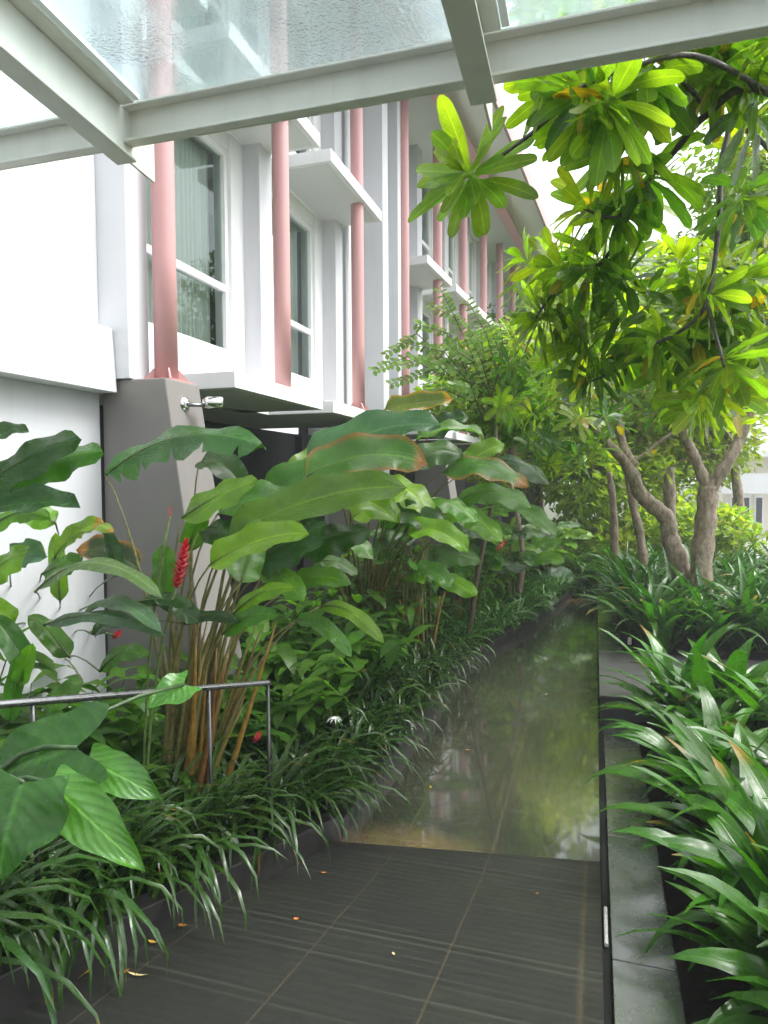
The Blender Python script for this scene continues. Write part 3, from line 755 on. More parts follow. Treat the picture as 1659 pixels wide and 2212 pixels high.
clump('heliconia_clump', f2, [
    ((700, 975, 6.0), (800, 915, 6.2), .11, dict(tint=LT, sag=.1)),
    ((830, 885, 6.8), (978, 862, 7.0), .13, dict(tint=(.09, .16, .03), sag=.02, tipc=(.45, .25, .03, True), fold=.6)),
    ((880, 1000, 6.3), (1000, 985, 6.4), .16, dict(tint=(.06, .15, .05), sag=.2)),
    ((955, 1020, 6.4), (1140, 1052, 6.2), .15, dict(tint=GR, sag=.2, tipc=BR)),
    ((760, 1120, 5.8), (880, 1062, 5.9), .14, dict(tint=LT, sag=.1)),
    ((850, 1110, 6.0), (968, 1172, 5.9), .13, dict(tint=DK, sag=.2)),
    ((690, 1212, 5.0), (772, 1242, 4.9), .06, dict(tint=(.08, .18, .07), sag=.15)),
    ((770, 1010, 6.2), (900, 985, 6.4), .14, dict(tint=GR, sag=.1)),
    ((990, 1080, 6.6), (1150, 1100, 6.4), .14, dict(tint=GR, sag=.2)),
    ((930, 940, 6.9), (1010, 900, 7.), .13, dict(tint=DK, sag=.1)),
    ((900, 1235, 6.0), (975, 1270, 5.9), .10, dict(tint=GR, sag=.25)),
    ((820, 1050, 6.2), (935, 1112, 6.0), .16, dict(tint=GR, sag=.2, rip=.2)),
    ((900, 950, 6.6), (1045, 940, 6.8), .15, dict(tint=GR, sag=.15, hint=V((.15, -.4, .9)))),
    ((880, 1150, 5.9), (1012, 1192, 5.8), .12, dict(tint=LT, sag=.2)),
    ((960, 1110, 6.5), (1085, 1172, 6.3), .13, dict(tint=GR, sag=.2)),
    ((1040, 1000, 7.0), (1192, 1050, 6.8), .13, dict(tint=DK, sag=.2)),
    ((720, 1150, 5.6), (805, 1210, 5.5), .10, dict(tint=GR, sag=.2)),
    ((800, 960, 6.5), (880, 928, 6.7), .14, dict(tint=LT, sag=.1)),
    ((1050, 1100, 7.0), (1205, 1160, 6.8), .13, dict(tint=GR, sag=.2, hint=V((.15, -.4, .9)))),
    ((930, 1080, 6.2), (1030, 1130, 6.0), .14, dict(tint=GR, sag=.2, hint=V((.15, -.4, .9)))),
    ((1000, 1010, 7.0), (1090, 960, 7.2), .13, dict(tint=GR, sag=.1)),
], 'tall heliconia clump with drooping glossy leaves behind the first clump beside the wet path', 'plant', .22, pseudo=26, ph=1.25)
f0 = soil(20, 1560)
clump('heliconia_clump', f0, [
    ((-60, 1070, 2.7), (172, 946, 2.75), .115, dict(tint=DK, sag=.08, fold=-.4)),
    ((6, 1062, 2.8), (222, 975, 2.9), .125, dict(tint=GR, sag=.12, fold=-.5)),
    ((-70, 1118, 2.65), (172, 1092, 2.7), .10, dict(tint=DK, sag=.08)),
    ((-60, 960, 2.6), (62, 930, 2.7), .06, dict(tint=DK, sag=.1)),
    ((-40, 1260, 2.6), (62, 1190, 2.6), .085, dict(tint=LT, sag=.1)),
    ((20, 1215, 2.9), (100, 1200, 2.9), .09, dict(tint=(.07, .17, .08), sag=.1)),
    ((-30, 1150, 2.9), (110, 1120, 2.9), .06, dict(tint=LT, sag=.2)),
], 'dark green heliconia at the left picture edge before the white wing wall', 'plant', .12, stemc=(.02, .03, .02), pseudo=0)
f3 = soil(120, 1500); 
clump('heliconia_clump', f3, [
    ((75, 1278, 3.2), (352, 1292, 3.1), .062, dict(tint=(.11, .22, .06), sag=.24, hint=V((.2, -.6, .8)))),
    ((95, 1350, 3.1), (358, 1375, 3.0), .05, dict(tint=(.06, .13, .07), sag=.12, hint=V((.2, -.6, .8)))),
    ((180, 1330, 3.2), (350, 1368, 3.0), .055, dict(tint=(.07, .15, .08), sag=.2, hint=V((.2, -.6, .8)))),
    ((120, 1200, 3.3), (225, 1130, 3.3), .07, dict(tint=LT, sag=.15, tipc=(.30, .18, .03, False))),
    ((160, 1160, 3.5), (245, 1150, 3.4), .05, dict(tint=YL, sag=.2, tipc=(.35, .2, .03, False))),
    ((40, 1480, 3.0), (70, 1390, 3.0), .05, dict(tint=LT, sag=.0, hint=V((.4, -.9, .1)))),
    ((120, 1130, 3.4), (20, 1100, 3.3), .09, dict(tint=LT, sag=.1)),
    ((90, 1240, 3.4), (180, 1215, 3.4), .08, dict(tint=GR, sag=.1)),
    ((30, 1350, 3.3), (-60, 1300, 3.2), .09, dict(tint=LT, sag=.1)),
    ((200, 1370, 3.4), (280, 1340, 3.3), .06, dict(tint=GR, sag=.1)),
    ((150, 1420, 3.3), (60, 1330, 3.2), .07, dict(tint=GR, sag=.1)),
    ((60, 1440, 3.2), (-20, 1330, 3.1), .08, dict(tint=(.06, .17, .04), sag=.1)),
    ((130, 1300, 3.5), (120, 1150, 3.5), .06, dict(tint=LT, sag=.0, hint=V((.6, -.7, .1)))),
    ((260, 1240, 3.6), (230, 1140, 3.6), .05, dict(tint=GR, sag=.0, hint=V((.5, -.8, .1)))),
    ((215, 1450, 3.2), (320, 1420, 3.1), .06, dict(tint=GR, sag=.2)),
    ((180, 1480, 3.1), (110, 1540, 3.0), .06, dict(tint=GR, sag=.2)),
    ((20, 1560, 3.0), (45, 1410, 3.0), .055, dict(tint=(.07, .2, .03), sag=.0, hint=V((.4, -.9, .1)))),
    ((300, 1300, 3.2), (420, 1310, 3.2), .04, dict(tint=DK, sag=.1)),
    ((390, 1345, 3.4), (520, 1345, 3.3), .04, dict(tint=DK, sag=.12)),
], 'slender heliconia with narrow pale leaves before the white wall left of the red flower', 'plant', .16, stemc=(.07, .10, .03), pseudo=7, ph=.8)

# smaller heliconias farther along the left bed
def auto_clump(foot, n, H_, L, W, label, lean=0., tints=(GR, LT, GR, DK), pseudo=8):
    root = empty('heliconia_clump', foot, label, 'plant', 'heliconias farther along the left bed')
    for i in range(n):
        az = rnd(-2.0, .9); h = H_*rnd(.6, 1.1)
        base = foot+V((math.cos(az)*rnd(.1, .5)+lean, math.sin(az)*rnd(.1, .4), h))
        tip = base+V((math.cos(az)*L*rnd(.7, 1), math.sin(az)*L*rnd(.6, 1), rnd(-.25, .15)*L))
        big_leaf(root, base, foot+V((rnd(-.2, .2), rnd(-.2, .2), -.03)), tip, W*rnd(.7, 1.15), random.choice(tints), rnd(.05, .25), V((rnd(-.1, .5), -.7, .65)))
    for i in range(pseudo):
        az = rnd(0, 6.28); f = foot+V((math.cos(az), math.sin(az), 0))*rnd(.02, .25)
        st = arc(f, az, R(rnd(76, 88)), H_*.6*rnd(.75, 1.2), R(rnd(0, 14)), 7)
        mb = MB(); mb.tube(st, [.020-.0017*k for k in range(7)], 6, random.choice(((.20, .12, .03), (.26, .17, .04), (.13, .13, .03)))); mb.build('stem', M['stem'], root, sharp=False)
auto_clump(V((-2.1, 8.0, .12)), 18, 1.7, .75, .14, 'leafy heliconia behind the second clump, below the pale stair wall')
auto_clump(V((-1.9, 9.8, .12)), 18, 1.55, .7, .13, 'heliconia with overlapping leaves where the path begins to narrow')
auto_clump(V((-1.5, 11.8, .12)), 16, 1.4, .6, .12, 'heliconia leaning over the far narrow end of the path')
scatter(gin2, 'ginger_plant', [(V((-.9+.2*k, 14.75+.2*(k % 3), .0)), rnd(.6, .9)) for k in range(8)], 'leafy ginger plant closing off the far end of the path', 'plant', 'gingers across the end of the path')
scatter(bord2, 'border_lily', [(V((-.75+.14*k, 14.6, .0)), rnd(.6, .9)) for k in range(7)], 'strap leaf clump at the very end of the path before the gingers', 'border plant', 'strap leaf clumps across the path end')
auto_clump(V((-.9, 14.3, .12)), 9, 1.3, .6, .12, 'heliconia closing the view at the end of the path', tints=(GR, LT, LT))
# withered leaf on a tan stalk at the path's end
t = empty('withered_leaf_stalk', gz(1218, 1285, .02), 'bare tan stalk with a pale drooping leaf at the far end of the path', 'plant')
q0, q1 = gz(1218, 1285, .02), gy(1203, 1185, gz(1218, 1285, .02).y-.2)
mb = MB(); mb.tube(bez(q0, q0.lerp(q1, .5)+V((-.03, 0, .05)), q1), .018, 7, (.42, .26, .12)); mb.build('stalk', M['stem'], t, sharp=False)
q2 = gy(1105, 1120, q1.y)
mb = MB(); mb.leaf(bez(q1, (q1+q2)/2+UP*.12, q2, 12), pf_ban, .17, V((.2, -.6, .8)), .3, .1, (.12, .19, .13), 3); mb.build('leaf', M['leaf'], t, sharp=False)
q1 = gy(1240, 1250, q0.y-.3); q2 = gy(1165, 1248, q0.y-.5)
mb = MB(); mb.leaf(bez(q1, (q1+q2)/2+UP*.1, q2, 12), pf_ban, .2, V((.1, -.8, .6)), .2, .1, (.06, .17, .06), 3); mb.build('leaf', M['leaf'], t, sharp=False)

# --- elephant ears in the left foreground
def ear_leaf(root, centre, tip, W, tint, hint, back=.28):
    """arrow shaped blade: two rear lobes and a pointed front"""
    d = tip-centre; L = d.length; T = d.normalized(); S = T.cross(hint).normalized(); U = S.cross(T)
    mb = MB(); n = 16; vs = []; uv = []; tt = []; cols = [-1, -.75, -.5, -.25, 0, .25, .5, .75, 1]; ph = rnd(0, 6)
    k0 = jit(tint, .1)
    for i in range(n):
        t = i/(n-1)
        for u in cols:
            a = abs(u)
            s_ = -back*L*math.sin(a*math.pi/2)**1.5*(1-t)+t*L if True else 0
            w_ = W*(math.sin(math.pi*min(1, (.26+.74*t)))**.75)
            w_ = max(w_, .004)
            wob = 1+.07*math.sin(9*t+ph+u*3)+.03*math.sin(23*t+ph)
            z_ = W*(.22*a*a-.0)+.09*W*math.sin(12*t+ph+2*u)*a-.22*L*t*t-.12*L*(1-t)**2*a
            vs.append(centre+T*(s_)+S*(u*w_*wob)+U*z_)
            uv.append((u*.5+.5, t)); kk = 1+.1*math.sin(t*8+ph); tt.append((k0[0]*kk, k0[1]*kk, k0[2]*kk))
    c = len(cols)
    mb.add(vs, [(i*c+k, i*c+k+1, (i+1)*c+k+1, (i+1)*c+k) for i in range(n-1) for k in range(c-1)], uv, tt)
    return mb.build('leaf', M['ear'], root, sharp=False)
fe = V((-2.25, 1.9, bed_z(1.9)))
t = empty('elephant_ear_plant', fe, 'elephant ear plant with huge broad leaves hanging over the handrail at lower left', 'plant')
EG = (.032, .110, .014)
def earp(c, tp, W, tint, hint, Yc, Yt, stem=True, back=.28):
    C_, T_ = gy(*c, Yc), gy(*tp, Yt)
    ear_leaf(t, C_, T_, W, tint, hint, back)
    if stem:
        mb = MB(); mb.tube(bez(fe+V((rnd(-.05, .05), rnd(-.05, .05), 0)), fe+UP*(C_.z-fe.z)*1.05, C_, 9), [.016-.001*k for k in range(9)], 7, (.05, .09, .03)); mb.build('stem', M['stem'], t, sharp=False)
earp((165, 1615), (-90, 1690), .16, EG, V((.25, -.75, .6)), 1.95, 1.85, back=.25)
earp((50, 1690), (-30, 1905), .19, EG, V((.15, -.8, .55)), 1.75, 1.6, back=.15)
earp((110, 1690), (298, 1868), .085, (.06, .19, .022), V((.2, -.7, .7)), 1.85, 1.8, back=.1)
earp((190, 1640), (338, 1712), .075, (.06, .18, .022), V((.2, -.7, .7)), 2.0, 2.0, back=.1)
earp((398, 1478), (318, 1520), .085, (.06, .19, .02), V((.15, -.7, .7)), 2.75, 2.6, back=.3)

# --- red ginger flowers
def red_flower(x0, y0, x1, y1, Y, Rr, label, n=46, foot=None):
    A, C_ = gy(x0, y0, Y), gy(x1, y1, Y)
    root = empty('ginger_flower', A, label, 'flower')
    mb = MB(); L = (C_-A).length; ax = (C_-A).normalized()
    for i in range(n):
        t = i/n; az = i*2.4; rr = Rr*math.sin(math.pi*(.18+.8*t))**.7
        s1 = ax.cross(V((.3, .4, .2))).normalized(); s2 = ax.cross(s1)
        o = s1*math.cos(az)+s2*math.sin(az)
        q = A+ax*(L*t)
        pts = [q, q+o*rr*.6+ax*Rr*.25, q+o*rr*1.15+ax*Rr*.9]
        mb.leaf(pts, lambda t: .5+.5*math.sin(math.pi*t) if t < .9 else .1, Rr*.42, ax+o*.2, .5, 0, (1, 1, 1), 1)
    mb.build('bract_head', M['red'], root, sharp=False)
    if foot is not None:
        mb = MB(); mb.tube(bez(foot, foot+UP*(A.z-foot.z)*.6, A+ax*.03, 10), .008, 7, (.10, .15, .04)); mb.build('stem', M['stem'], root, sharp=False)
    return root
red_flower(380, 1272, 402, 1170, 3.2, .038, 'large red ginger flower head standing among the heliconia stems', 60, f1+V((-.05, -.3, 0)))
red_flower(366, 1128, 368, 1094, 3.25, .011, 'slim pink ginger bud above the large red flower', 26, f1+V((-.1, -.25, 0)))
red_flower(244, 1380, 258, 1366, 3.4, .022, 'small red blossom below the narrow pale leaves', 20, f3+V((.1, .1, 0)))
red_flower(548, 1604, 560, 1584, 4.1, .024, 'small red blossom low among the dark strap leaves', 20, soil(545, 1650))
red_flower(1072, 1190, 1090, 1170, 7.0, .03, 'small orange red blossom deep in the heliconia leaves near the path', 16, soil(1030, 1400))

# --- red leaved cordyline
fc = soil(190, 1540)
t = empty('cordyline', fc, 'small cordyline with dark red pointed leaves before the white wall', 'plant')
mb = MB(); top = gy(150, 1440, fc.y); mb.tube(bez(fc, fc.lerp(top, .5), top, 6), .010, 6, (.12, .06, .04)); mb.build('stem', M['stem'], t, sharp=False)
for (tx, ty), W, c in (((152, 1352), .026, (.16, .035, .03)), ((200, 1382), .022, (.19, .12, .09)), ((232, 1408), .024, (.24, .08, .07)), ((105, 1400), .02, (.10, .05, .03)), ((120, 1470), .02, (.15, .03, .03)), ((210, 1350), .025, (.03, .03, .03))):
    tp = gy(tx, ty, fc.y-.05); mb = MB()
    mb.leaf(bez(top, top.lerp(tp, .5)+UP*.04, tp, 9), pf_lance, W, V((.2, -.8, .5)), .3, .05, c, 1); mb.build('leaf', M['lily'], t, sharp=False)

# --- white spider lily bloom
q = gy(724, 1556, 4.35)
t = empty('spider_lily_flower', q, 'single white spidery lily flower above the strap leaves by the path', 'flower')
mb = MB(); fq = soil(735, 1640); mb.tube(bez(fq, fq+UP*.2, q, 7), .005, 6, (.05, .12, .04)); mb.build('stem', M['stem'], t, sharp=False)
mb = MB()
for i in range(11):
    az = i*.571; pts = arc(q, az, R(40), .085*rnd(.8, 1.2), R(150), 7); mb.leaf(pts, pf_lance, .004, UP, .2, 0, (1, 1, 1), 1)
for i in range(6):
    az = i*1.047; mb.leaf(arc(q, az, R(50), .035, R(40), 5), pf_ell, .012, UP, .3, 0, (1, 1, 1), 1)
mb.build('petals', M['petal'], t, sharp=False)

# --- big strap lilies on the right
def lily(n, L, W, tint, el=(40, 86)):
    mb = MB()
    for i in range(n):
        az = i*2.4+rnd(-.4, .4); t = i/n
        pts = arc(V((rnd(-.05, .05), rnd(-.05, .05), -.02)), az, R(el[1]+(el[0]-el[1])*t+rnd(-6, 6)), L*rnd(.75, 1.12), R(rnd(35, 95)), 11, rnd(-.3, .3))
        mb.leaf(pts, pf_lily, W*rnd(.8, 1.15), UP+V((math.cos(az), math.sin(az), 0))*.4, rnd(.2, .5), .05, jit(tint, .3), 2, rnd(-.5, .5), (.25, .17, .03, False) if random.random() < .08 else None)
    return mb
LG = (.036, .135, .030)
lilm = [lily(17, 1.1, .098, (.036, .125, .009), (50, 88)).mesh('spider_lily', M['lily']) for _ in range(6)]
near = [(1.02, 2.2, 1.1), (1.0, 3.0, 1.0), (1.15, 3.55, 1.1), (.90, 4.0, .95), (1.3, 4.3, 1.1), (.86, 4.75, .95), (1.25, 5.1, 1.05), (.85, 5.6, .95), (1.5, 5.9, 1.1), (.95, 6.35, .9), (1.6, 6.6, 1.), (1.9, 4.6, 1.1), (2.1, 5.6, 1.1), (1.7, 3.3, 1.1), (.92, 3.45, 1.), (.90, 4.4, 1.), (.85, 5.2, .95), (.85, 6.0, 1.05), (.78, 6.5, 1.1), (1.2, 6.65, 1.2), (.86, 4.15, .9), (.80, 5.0, .9), (.76, 5.75, .9), (.92, 3.2, .8), (1.02, 2.75, .9), (1.1, 2.45, .9), (.72, 6.6, 1.), (.84, 3.55, .85), (.88, 3.05, .8), (1.1, 5.7, 1.05), (1.25, 4.7, 1.1), (1.35, 6.3, 1.)]
labs = ['broad strap leaf lily arching from the lower right corner of the picture', 'broad strap leaf lily hanging over the wet stone ledge', 'tall strap leaf lily in the right bed behind the ledge lily']
for i, (x, y, s_) in enumerate(near):
    scatter([lilm[i % 6]], 'spider_lily', [(V((x, y, .05)), s_)], 'big glossy strap leaf lily in the right bed before the low planter step', 'lily', 'big strap leaf lilies before the planter step')
lilf = [lily(26, .98, .052, (.034, .120, .010), (50, 88)).mesh('spider_lily', M['lily']) for _ in range(5)]
sp = []
for i in range(9):
    y = 9.15+i*.56
    x = .60
    while x < 1.1+.30*y:
        sp.append((V((x+rnd(-.12, .12), y+rnd(-.15, .15), PZ)), rnd(1.05, 1.3))); x += .36
scatter(lilf, 'spider_lily', sp, 'strap leaf lily growing in the low planter under the trees', 'lily', 'strap leaf lilies in the low planter')

# ------------------------------------------------------------------ frangipani trees
def rosette(root, P, ax, n, L, W, tint, mat=None, dr=(15, 60), name='leaf_rosette', spread=(30, 115)):
    mb = MB(); ax = ax.normalized(); s1 = ax.cross(V((.31, .47, .2))).normalized(); s2 = ax.cross(s1)
    for i in range(n):
        t = i/n; az = i*2.4+rnd(-.25, .25); th = R(spread[0]+(spread[1]-spread[0])*t+rnd(-10, 10))
        o = s1*math.cos(az)+s2*math.sin(az); d = ax*math.cos(th)+o*math.sin(th)
        q = P-ax*(.09*t)*L/.28
        LL = L*rnd(.8, 1.1)*(.65+.35*min(1, t*3))
        pts = [q]; drp = rnd(*dr)/100
        for k in range(7):
            pts.append(pts[-1]+d*LL/7); d = (d+V((0, 0, -1))*drp/7*1.6).normalized()
        a_, b_ = pts[-2], pts[-1]; pts[-1:] = [a_.lerp(b_, .45), a_.lerp(b_, .78), a_.lerp(b_, .95), b_]
        c = tint if random.random() > .04 else (.30, .22, .02)
        mb.leaf(pts, pf_fran, W*rnd(.85, 1.15), ax+UP*.3, rnd(.1, .35), .08, jit(c, .25), 1)
    return mb.build(name, mat or M['fran'], root, sharp=False)
FG = (.145, .245, .026); FD = (.085, .18, .026); FY = (.23, .33, .03)
ft = V((2.35, 5.0, .1))
T1 = empty('frangipani_tree', ft, 'frangipani whose dark branches reach over the path from the right with big leaf rosettes', 'tree')
def limb(root, pts, r0, r1, name='branch', mat=None, n=8):
    # smooth polyline
    P = []
    for i in range(len(pts)-1):
        a, b_ = pts[i], pts[i+1]; a0 = pts[max(i-1, 0)]; b0 = pts[min(i+2, len(pts)-1)]
        for k in range(5):
            t = k/5; P.append(.5*((2*a)+(b_-a0)*t+(2*a0-5*a+4*b_-b0)*t*t+(-a0+3*a-3*b_+b0)*t**3))
    P.append(pts[-1])
    mb = MB(); mb.tube(P, [(r0+(r1-r0)*i/(len(P)-1))*(1+.1*math.sin(i*2.1)) for i in range(len(P))], n); return mb.build(name, mat or M['twig'], root, sharp=False)
hub = V((2.1, 4.8, 3.0))
limb(T1, [ft+V((0, 0, -.1)), V((2.3, 5.0, 1.2)), V((2.15, 4.9, 2.2)), hub], .12, .075, 'trunk', M['bark'], 12)
b1 = [hub, V((1.75, 4.3, 3.9)), gy(1659, 198, 4.0), gy(1530, 245, 4.1), gy(1455, 330, 4.3), gy(1395, 400, 4.5), gy(1310, 555, 4.8), gy(1255, 585, 4.9)]
limb(T1, b1, .028, .010)
b2 = [gy(1659, 198, 4.0), gy(1500, 120, 3.7), gy(1350, 150, 3.6), gy(1245, 195, 3.6), gy(1170, 270, 3.7), gy(1085, 335, 3.75), gy(1040, 362, 3.8)]
limb(T1, b2, .015, .009)
b3 = [hub, gy(1640, 300, 4.9), gy(1565, 320, 4.8), gy(1553, 480, 4.7), gy(1528, 650, 4.6), gy(1470, 715, 4.7), gy(1405, 745, 4.8)]
limb(T1, b3, .022, .009)
limb(T1, [gy(1528, 660, 4.6), gy(1545, 720, 4.6), gy(1572, 820, 4.6)], .014, .009)
limb(T1, [gy(1530, 245, 4.1), gy(1490, 190, 4.0), gy(1450, 160, 4.0)], .014, .009)
limb(T1, [gy(1395, 400, 4.5), gy(1330, 470, 4.4), gy(1240, 440, 4.4)], .013, .008)
limb(T1, [gy(1255, 585, 4.9), gy(1190, 640, 5.0), gy(1150, 700, 5.1)], .012, .008)
limb(T1, [gy(1405, 745, 4.8), gy(1330, 800, 5.0), gy(1260, 830, 5.2)], .010, .007)
RO = [(1005, 372, 3.8, FG, -.25, .0, 26, .335), (1250, 215, 3.6, FD, -.3, -.4, 16, .3), (1310, 250, 3.6, FG, -.2, -.8, 18, .33), (1395, 190, 3.8, FG, .0, -.7, 18, .32),
      (1470, 165, 4.0, FG, .3, -.3, 16, .32), (1560, 170, 4.0, FG, .2, -.6, 16, .30), (1640, 150, 4.0, FG, .3, -.5, 16, .32), (1655, 260, 4.2, FD, .4, -.4, 16, .32),
      (1330, 330, 4.2, FG, -.6, -.5, 18, .30), (1400, 400, 4.4, FD, -.1, -.9, 18, .32), (1260, 450, 4.4, FY, -.7, .3, 18, .30),
      (1330, 470, 4.6, FG, -.2, -.5, 16, .30), (1275, 585, 4.8, FD, -.5, -.8, 20, .32), (1200, 580, 5.0, FG, -.8, .2, 18, .30), (1340, 560, 5.0, FY, .2, .2, 18, .30),
      (1160, 690, 5.1, FG, -.7, -.2, 18, .30), (1400, 640, 4.9, FG, .1, .6, 16, .28), (1470, 560, 5.2, FY, .2, .8, 18, .28), (1560, 560, 5.4, FY, .0, .9, 18, .28),
      (1620, 600, 4.9, FG, .5, -.2, 18, .32), (1640, 480, 5.2, FG, .5, -.3, 16, .3), (1610, 440, 4.6, FD, .3, -.8, 16, .30), (1545, 640, 4.6, FG, .7, -.3, 18, .30),
      (1575, 800, 4.6, FG, .2, -.9, 20, .30), (1640, 760, 4.9, FG, .5, -.6, 16, .3), (1500, 740, 5.0, FD, .1, -.8, 14, .28), (1410, 750, 4.8, FG, -.4, -.7, 18, .28),
      (1330, 690, 5.0, FG, -.5, .3, 16, .28), (1250, 690, 5.2, FG, -.6, -.3, 16, .28), (1265, 820, 5.2, FD, -.7, -.4, 16, .26), (1180, 790, 5.6, FG, -.8, .2, 16, .26),
      (1130, 560, 5.6, FG, -.7, .5, 14, .26), (1640, 660, 5.2, FY, .5, .3, 16, .3), (1350, 780, 5.6, FD, -.2, -.6, 14, .26), (1480, 660, 5.2, FY, -.2, .5, 16, .3)]
for (x, y, Y, c, ax, az_, n, L) in RO:
    rosette(T1, gy(x, y, Y), V((ax*1.1, -.8 if L > .33 else -.22, az_)), n+4, L*1.15, L*.145, c, dr=(5, 40) if L > .33 else (10, 60), spread=(35, 105))
for cnt, xr, yr, Yr in ((3, (1120, 1300), (130, 240), (3.6, 4.0)), (3, (1300, 1660), (60, 280), (3.8, 4.8)), (18, (1110, 1680), (-110, 100), (3.8, 5.4)), (3, (1280, 1420), (400, 640), (4.6, 5.4)), (9, (1120, 1350), (560, 800), (5.0, 5.9)), (11, (1430, 1670), (560, 900), (4.8, 5.8)), (2, (1600, 1680), (240, 420), (4.6, 5.4))):
    for _ in range(cnt):
        rosette(T1, gy(rnd(*xr), rnd(*yr), rnd(*Yr)), V((rnd(-.9, .9), rnd(-.5, .3), rnd(-.9, .7))), 18, rnd(.30, .38), rnd(.042, .052), random.choice((FG, FG, FY, FD)), dr=(5, 45), spread=(35, 110))

# two forked frangipanis on the planter
def px(x, y, Y): return gy(x, y, Y)
T2 = empty('frangipani_tree', gz(1480, 1325, .27), 'frangipani with a crooked pale trunk standing left in the low planter', 'tree')
Y2 = 10.2
limb(T2, [px(1494, 1372, Y2), px(1470, 1225, Y2), px(1448, 1165, Y2), px(1440, 1120, Y2), px(1405, 1088, Y2), px(1378, 1060, Y2), px(1365, 1010, Y2)], .14, .085, 'trunk', M['bark'], 14)
limb(T2, [px(1395, 1085, Y2), px(1350, 1000, Y2-.1), px(1300, 945, Y2-.3), px(1270, 915, Y2-.4), px(1200, 890, Y2-.6)], .085, .03, 'branch', M['bark'], 10)
limb(T2, [px(1370, 1010, Y2), px(1345, 960, Y2+.2), px(1330, 880, Y2+.3), px(1300, 800, Y2+.3)], .08, .03, 'branch', M['bark'], 10)
limb(T2, [px(1350, 1000, Y2+.05), px(1385, 985, Y2+.1), px(1430, 950, Y2+.2), px(1470, 925, Y2+.3)], .03, .018, 'branch', M['bark'], 8)
T3 = empty('frangipani_tree', gz(1520, 1325, .27), 'frangipani with a thick forked trunk standing right in the low planter', 'tree')
limb(T3, [px(1510, 1375, 10.), px(1515, 1220, 10.), px(1525, 1120, 10.), px(1530, 1050, 10.)], .15, .125, 'trunk', M['bark'], 14)
limb(T3, [px(1530, 1060, 10.), px(1510, 1010, 10.), px(1475, 930, 9.9), px(1450, 850, 9.9), px(1440, 800, 9.9)], .085, .045, 'branch', M['bark'], 10)
limb(T3, [px(1530, 1060, 10.), px(1570, 1000, 10.), px(1605, 930, 10.1), px(1625, 870, 10.1)], .10, .055, 'branch', M['bark'], 10)
T4 = empty('frangipani_tree', gz(1390, 1290, .27), 'slim dark trunked frangipani behind the crooked one on the planter', 'tree')
limb(T4, [px(1400, 1325, 12.), px(1385, 1170, 12.), px(1365, 1080, 12.), px(1350, 980, 12.)], .09, .05, 'trunk', M['bark'], 10)
limb(T4, [px(1450, 1315, 12.3), px(1447, 1110, 12.3), px(1445, 1010, 12.3)], .11, .09, 'trunk', M['bark'], 10)
limb(T4, [px(1330, 1310, 12.5), px(1325, 1100, 12.6), px(1315, 1020, 12.6)], .08, .05, 'trunk', M['bark'], 10)
def crown(root, cnt, xr, yr, Yr, L, tints, n=14, ok=lambda x, y: True):
    k = 0
    while k < cnt:
        x, y = rnd(*xr), rnd(*yr)
        if not ok(x, y): continue
        rosette(root, gy(x, y, rnd(*Yr)), V((rnd(-.7, .7), rnd(-.8, .2), rnd(-.3, 1))), n, L*rnd(.85, 1.15), L*.13, random.choice(tints)); k += 1
crown(T2, 56, (1040, 1330), (700, 1010), (8.2, 10.5), .30, (FD, (.07, .17, .03), FG, (.05, .13, .03), FY), ok=lambda x, y: y > 700+.4*max(0, 1150-x))
crown(T3, 34, (1400, 1690), (530, 850), (9., 11.5), .32, (FG, FY, FY, FD))
crown(T4, 30, (1250, 1480), (720, 900), (11, 13), .32, (FG, FD, FG))
rosette(T2, px(1410, 985, 9.9), V((-.2, -.2, 1)), 12, .26, .035, FY); rosette(T2, px(1440, 1010, 9.9), V((.2, -.2, 1)), 10, .22, .03, FY)

# --- shrub with paired round leaflets before the building
crown(T3, 34, (1120, 1660), (560, 900), (6.6, 8.6), .34, (FG, FY, FY))
ts = empty('leafy_shrub', V((-1.6, 8.8, .12)), 'shrub with arching sprays of small paired leaves before the white building', 'shrub')
def spray(root, pts, ll, tint, mat='far'):
    P = []
    for i in range(len(pts)-1): P += [pts[i].lerp(pts[i+1], k/8) for k in range(8)]
    P.append(pts[-1]); mb = MB(); mb.tube(P, [.010-.007*i/len(P) for i in range(len(P))], 5, (.10, .09, .05))
    for i in range(4, len(P), 1):
        T = (P[i]-P[i-1]).normalized(); S = T.cross(V((.2, -.8, .5))).normalized()
        for sg in (1, -1):
            d = (S*sg+T*.35+V((rnd(-.2, .2), rnd(-.2, .2), rnd(-.5, .1)))).normalized()
            mb.leaf([P[i]+d*ll*(k/4) for k in range(5)], pf_ell, ll*.30, V((rnd(-.3, .3), -.6, .7)), .15, 0, jit(tint, .25), 1)
    return mb.build('leafy_branch', M[mat], root, sharp=False)
SG = (.13, .24, .05)
sb = V((-1.6, 8.8, .12))
for (tx, ty, Y, mx_, my_) in ((808, 800, 8.2, 880, 770), (950, 622, 8.6, 985, 690), (835, 765, 8.4, 900, 720), (900, 700, 8.6, 970, 720), (845, 830, 8.2, 930, 800), (930, 660, 9, 1010, 700), (985, 690, 8.8, 1040, 740), (870, 740, 8.5, 960, 760), (1010, 650, 9., 1050, 720), (1050, 690, 9., 1080, 760), (900, 860, 8.2, 960, 840), (930, 790, 8.4, 990, 800), (960, 740, 8.6, 1020, 780), (1080, 700, 9.2, 1090, 760), (860, 790, 8.3, 940, 770), (1010, 720, 8.4, 1040, 780), (980, 830, 8.2, 1020, 840), (890, 770, 8.0, 950, 790)):
    h = gy(1070+rnd(-30, 20), 880+rnd(-40, 40), 8.9)
    spray(ts, [h, gy(mx_, my_, (Y+8.9)/2), gy(tx, ty, Y)], .095, SG)
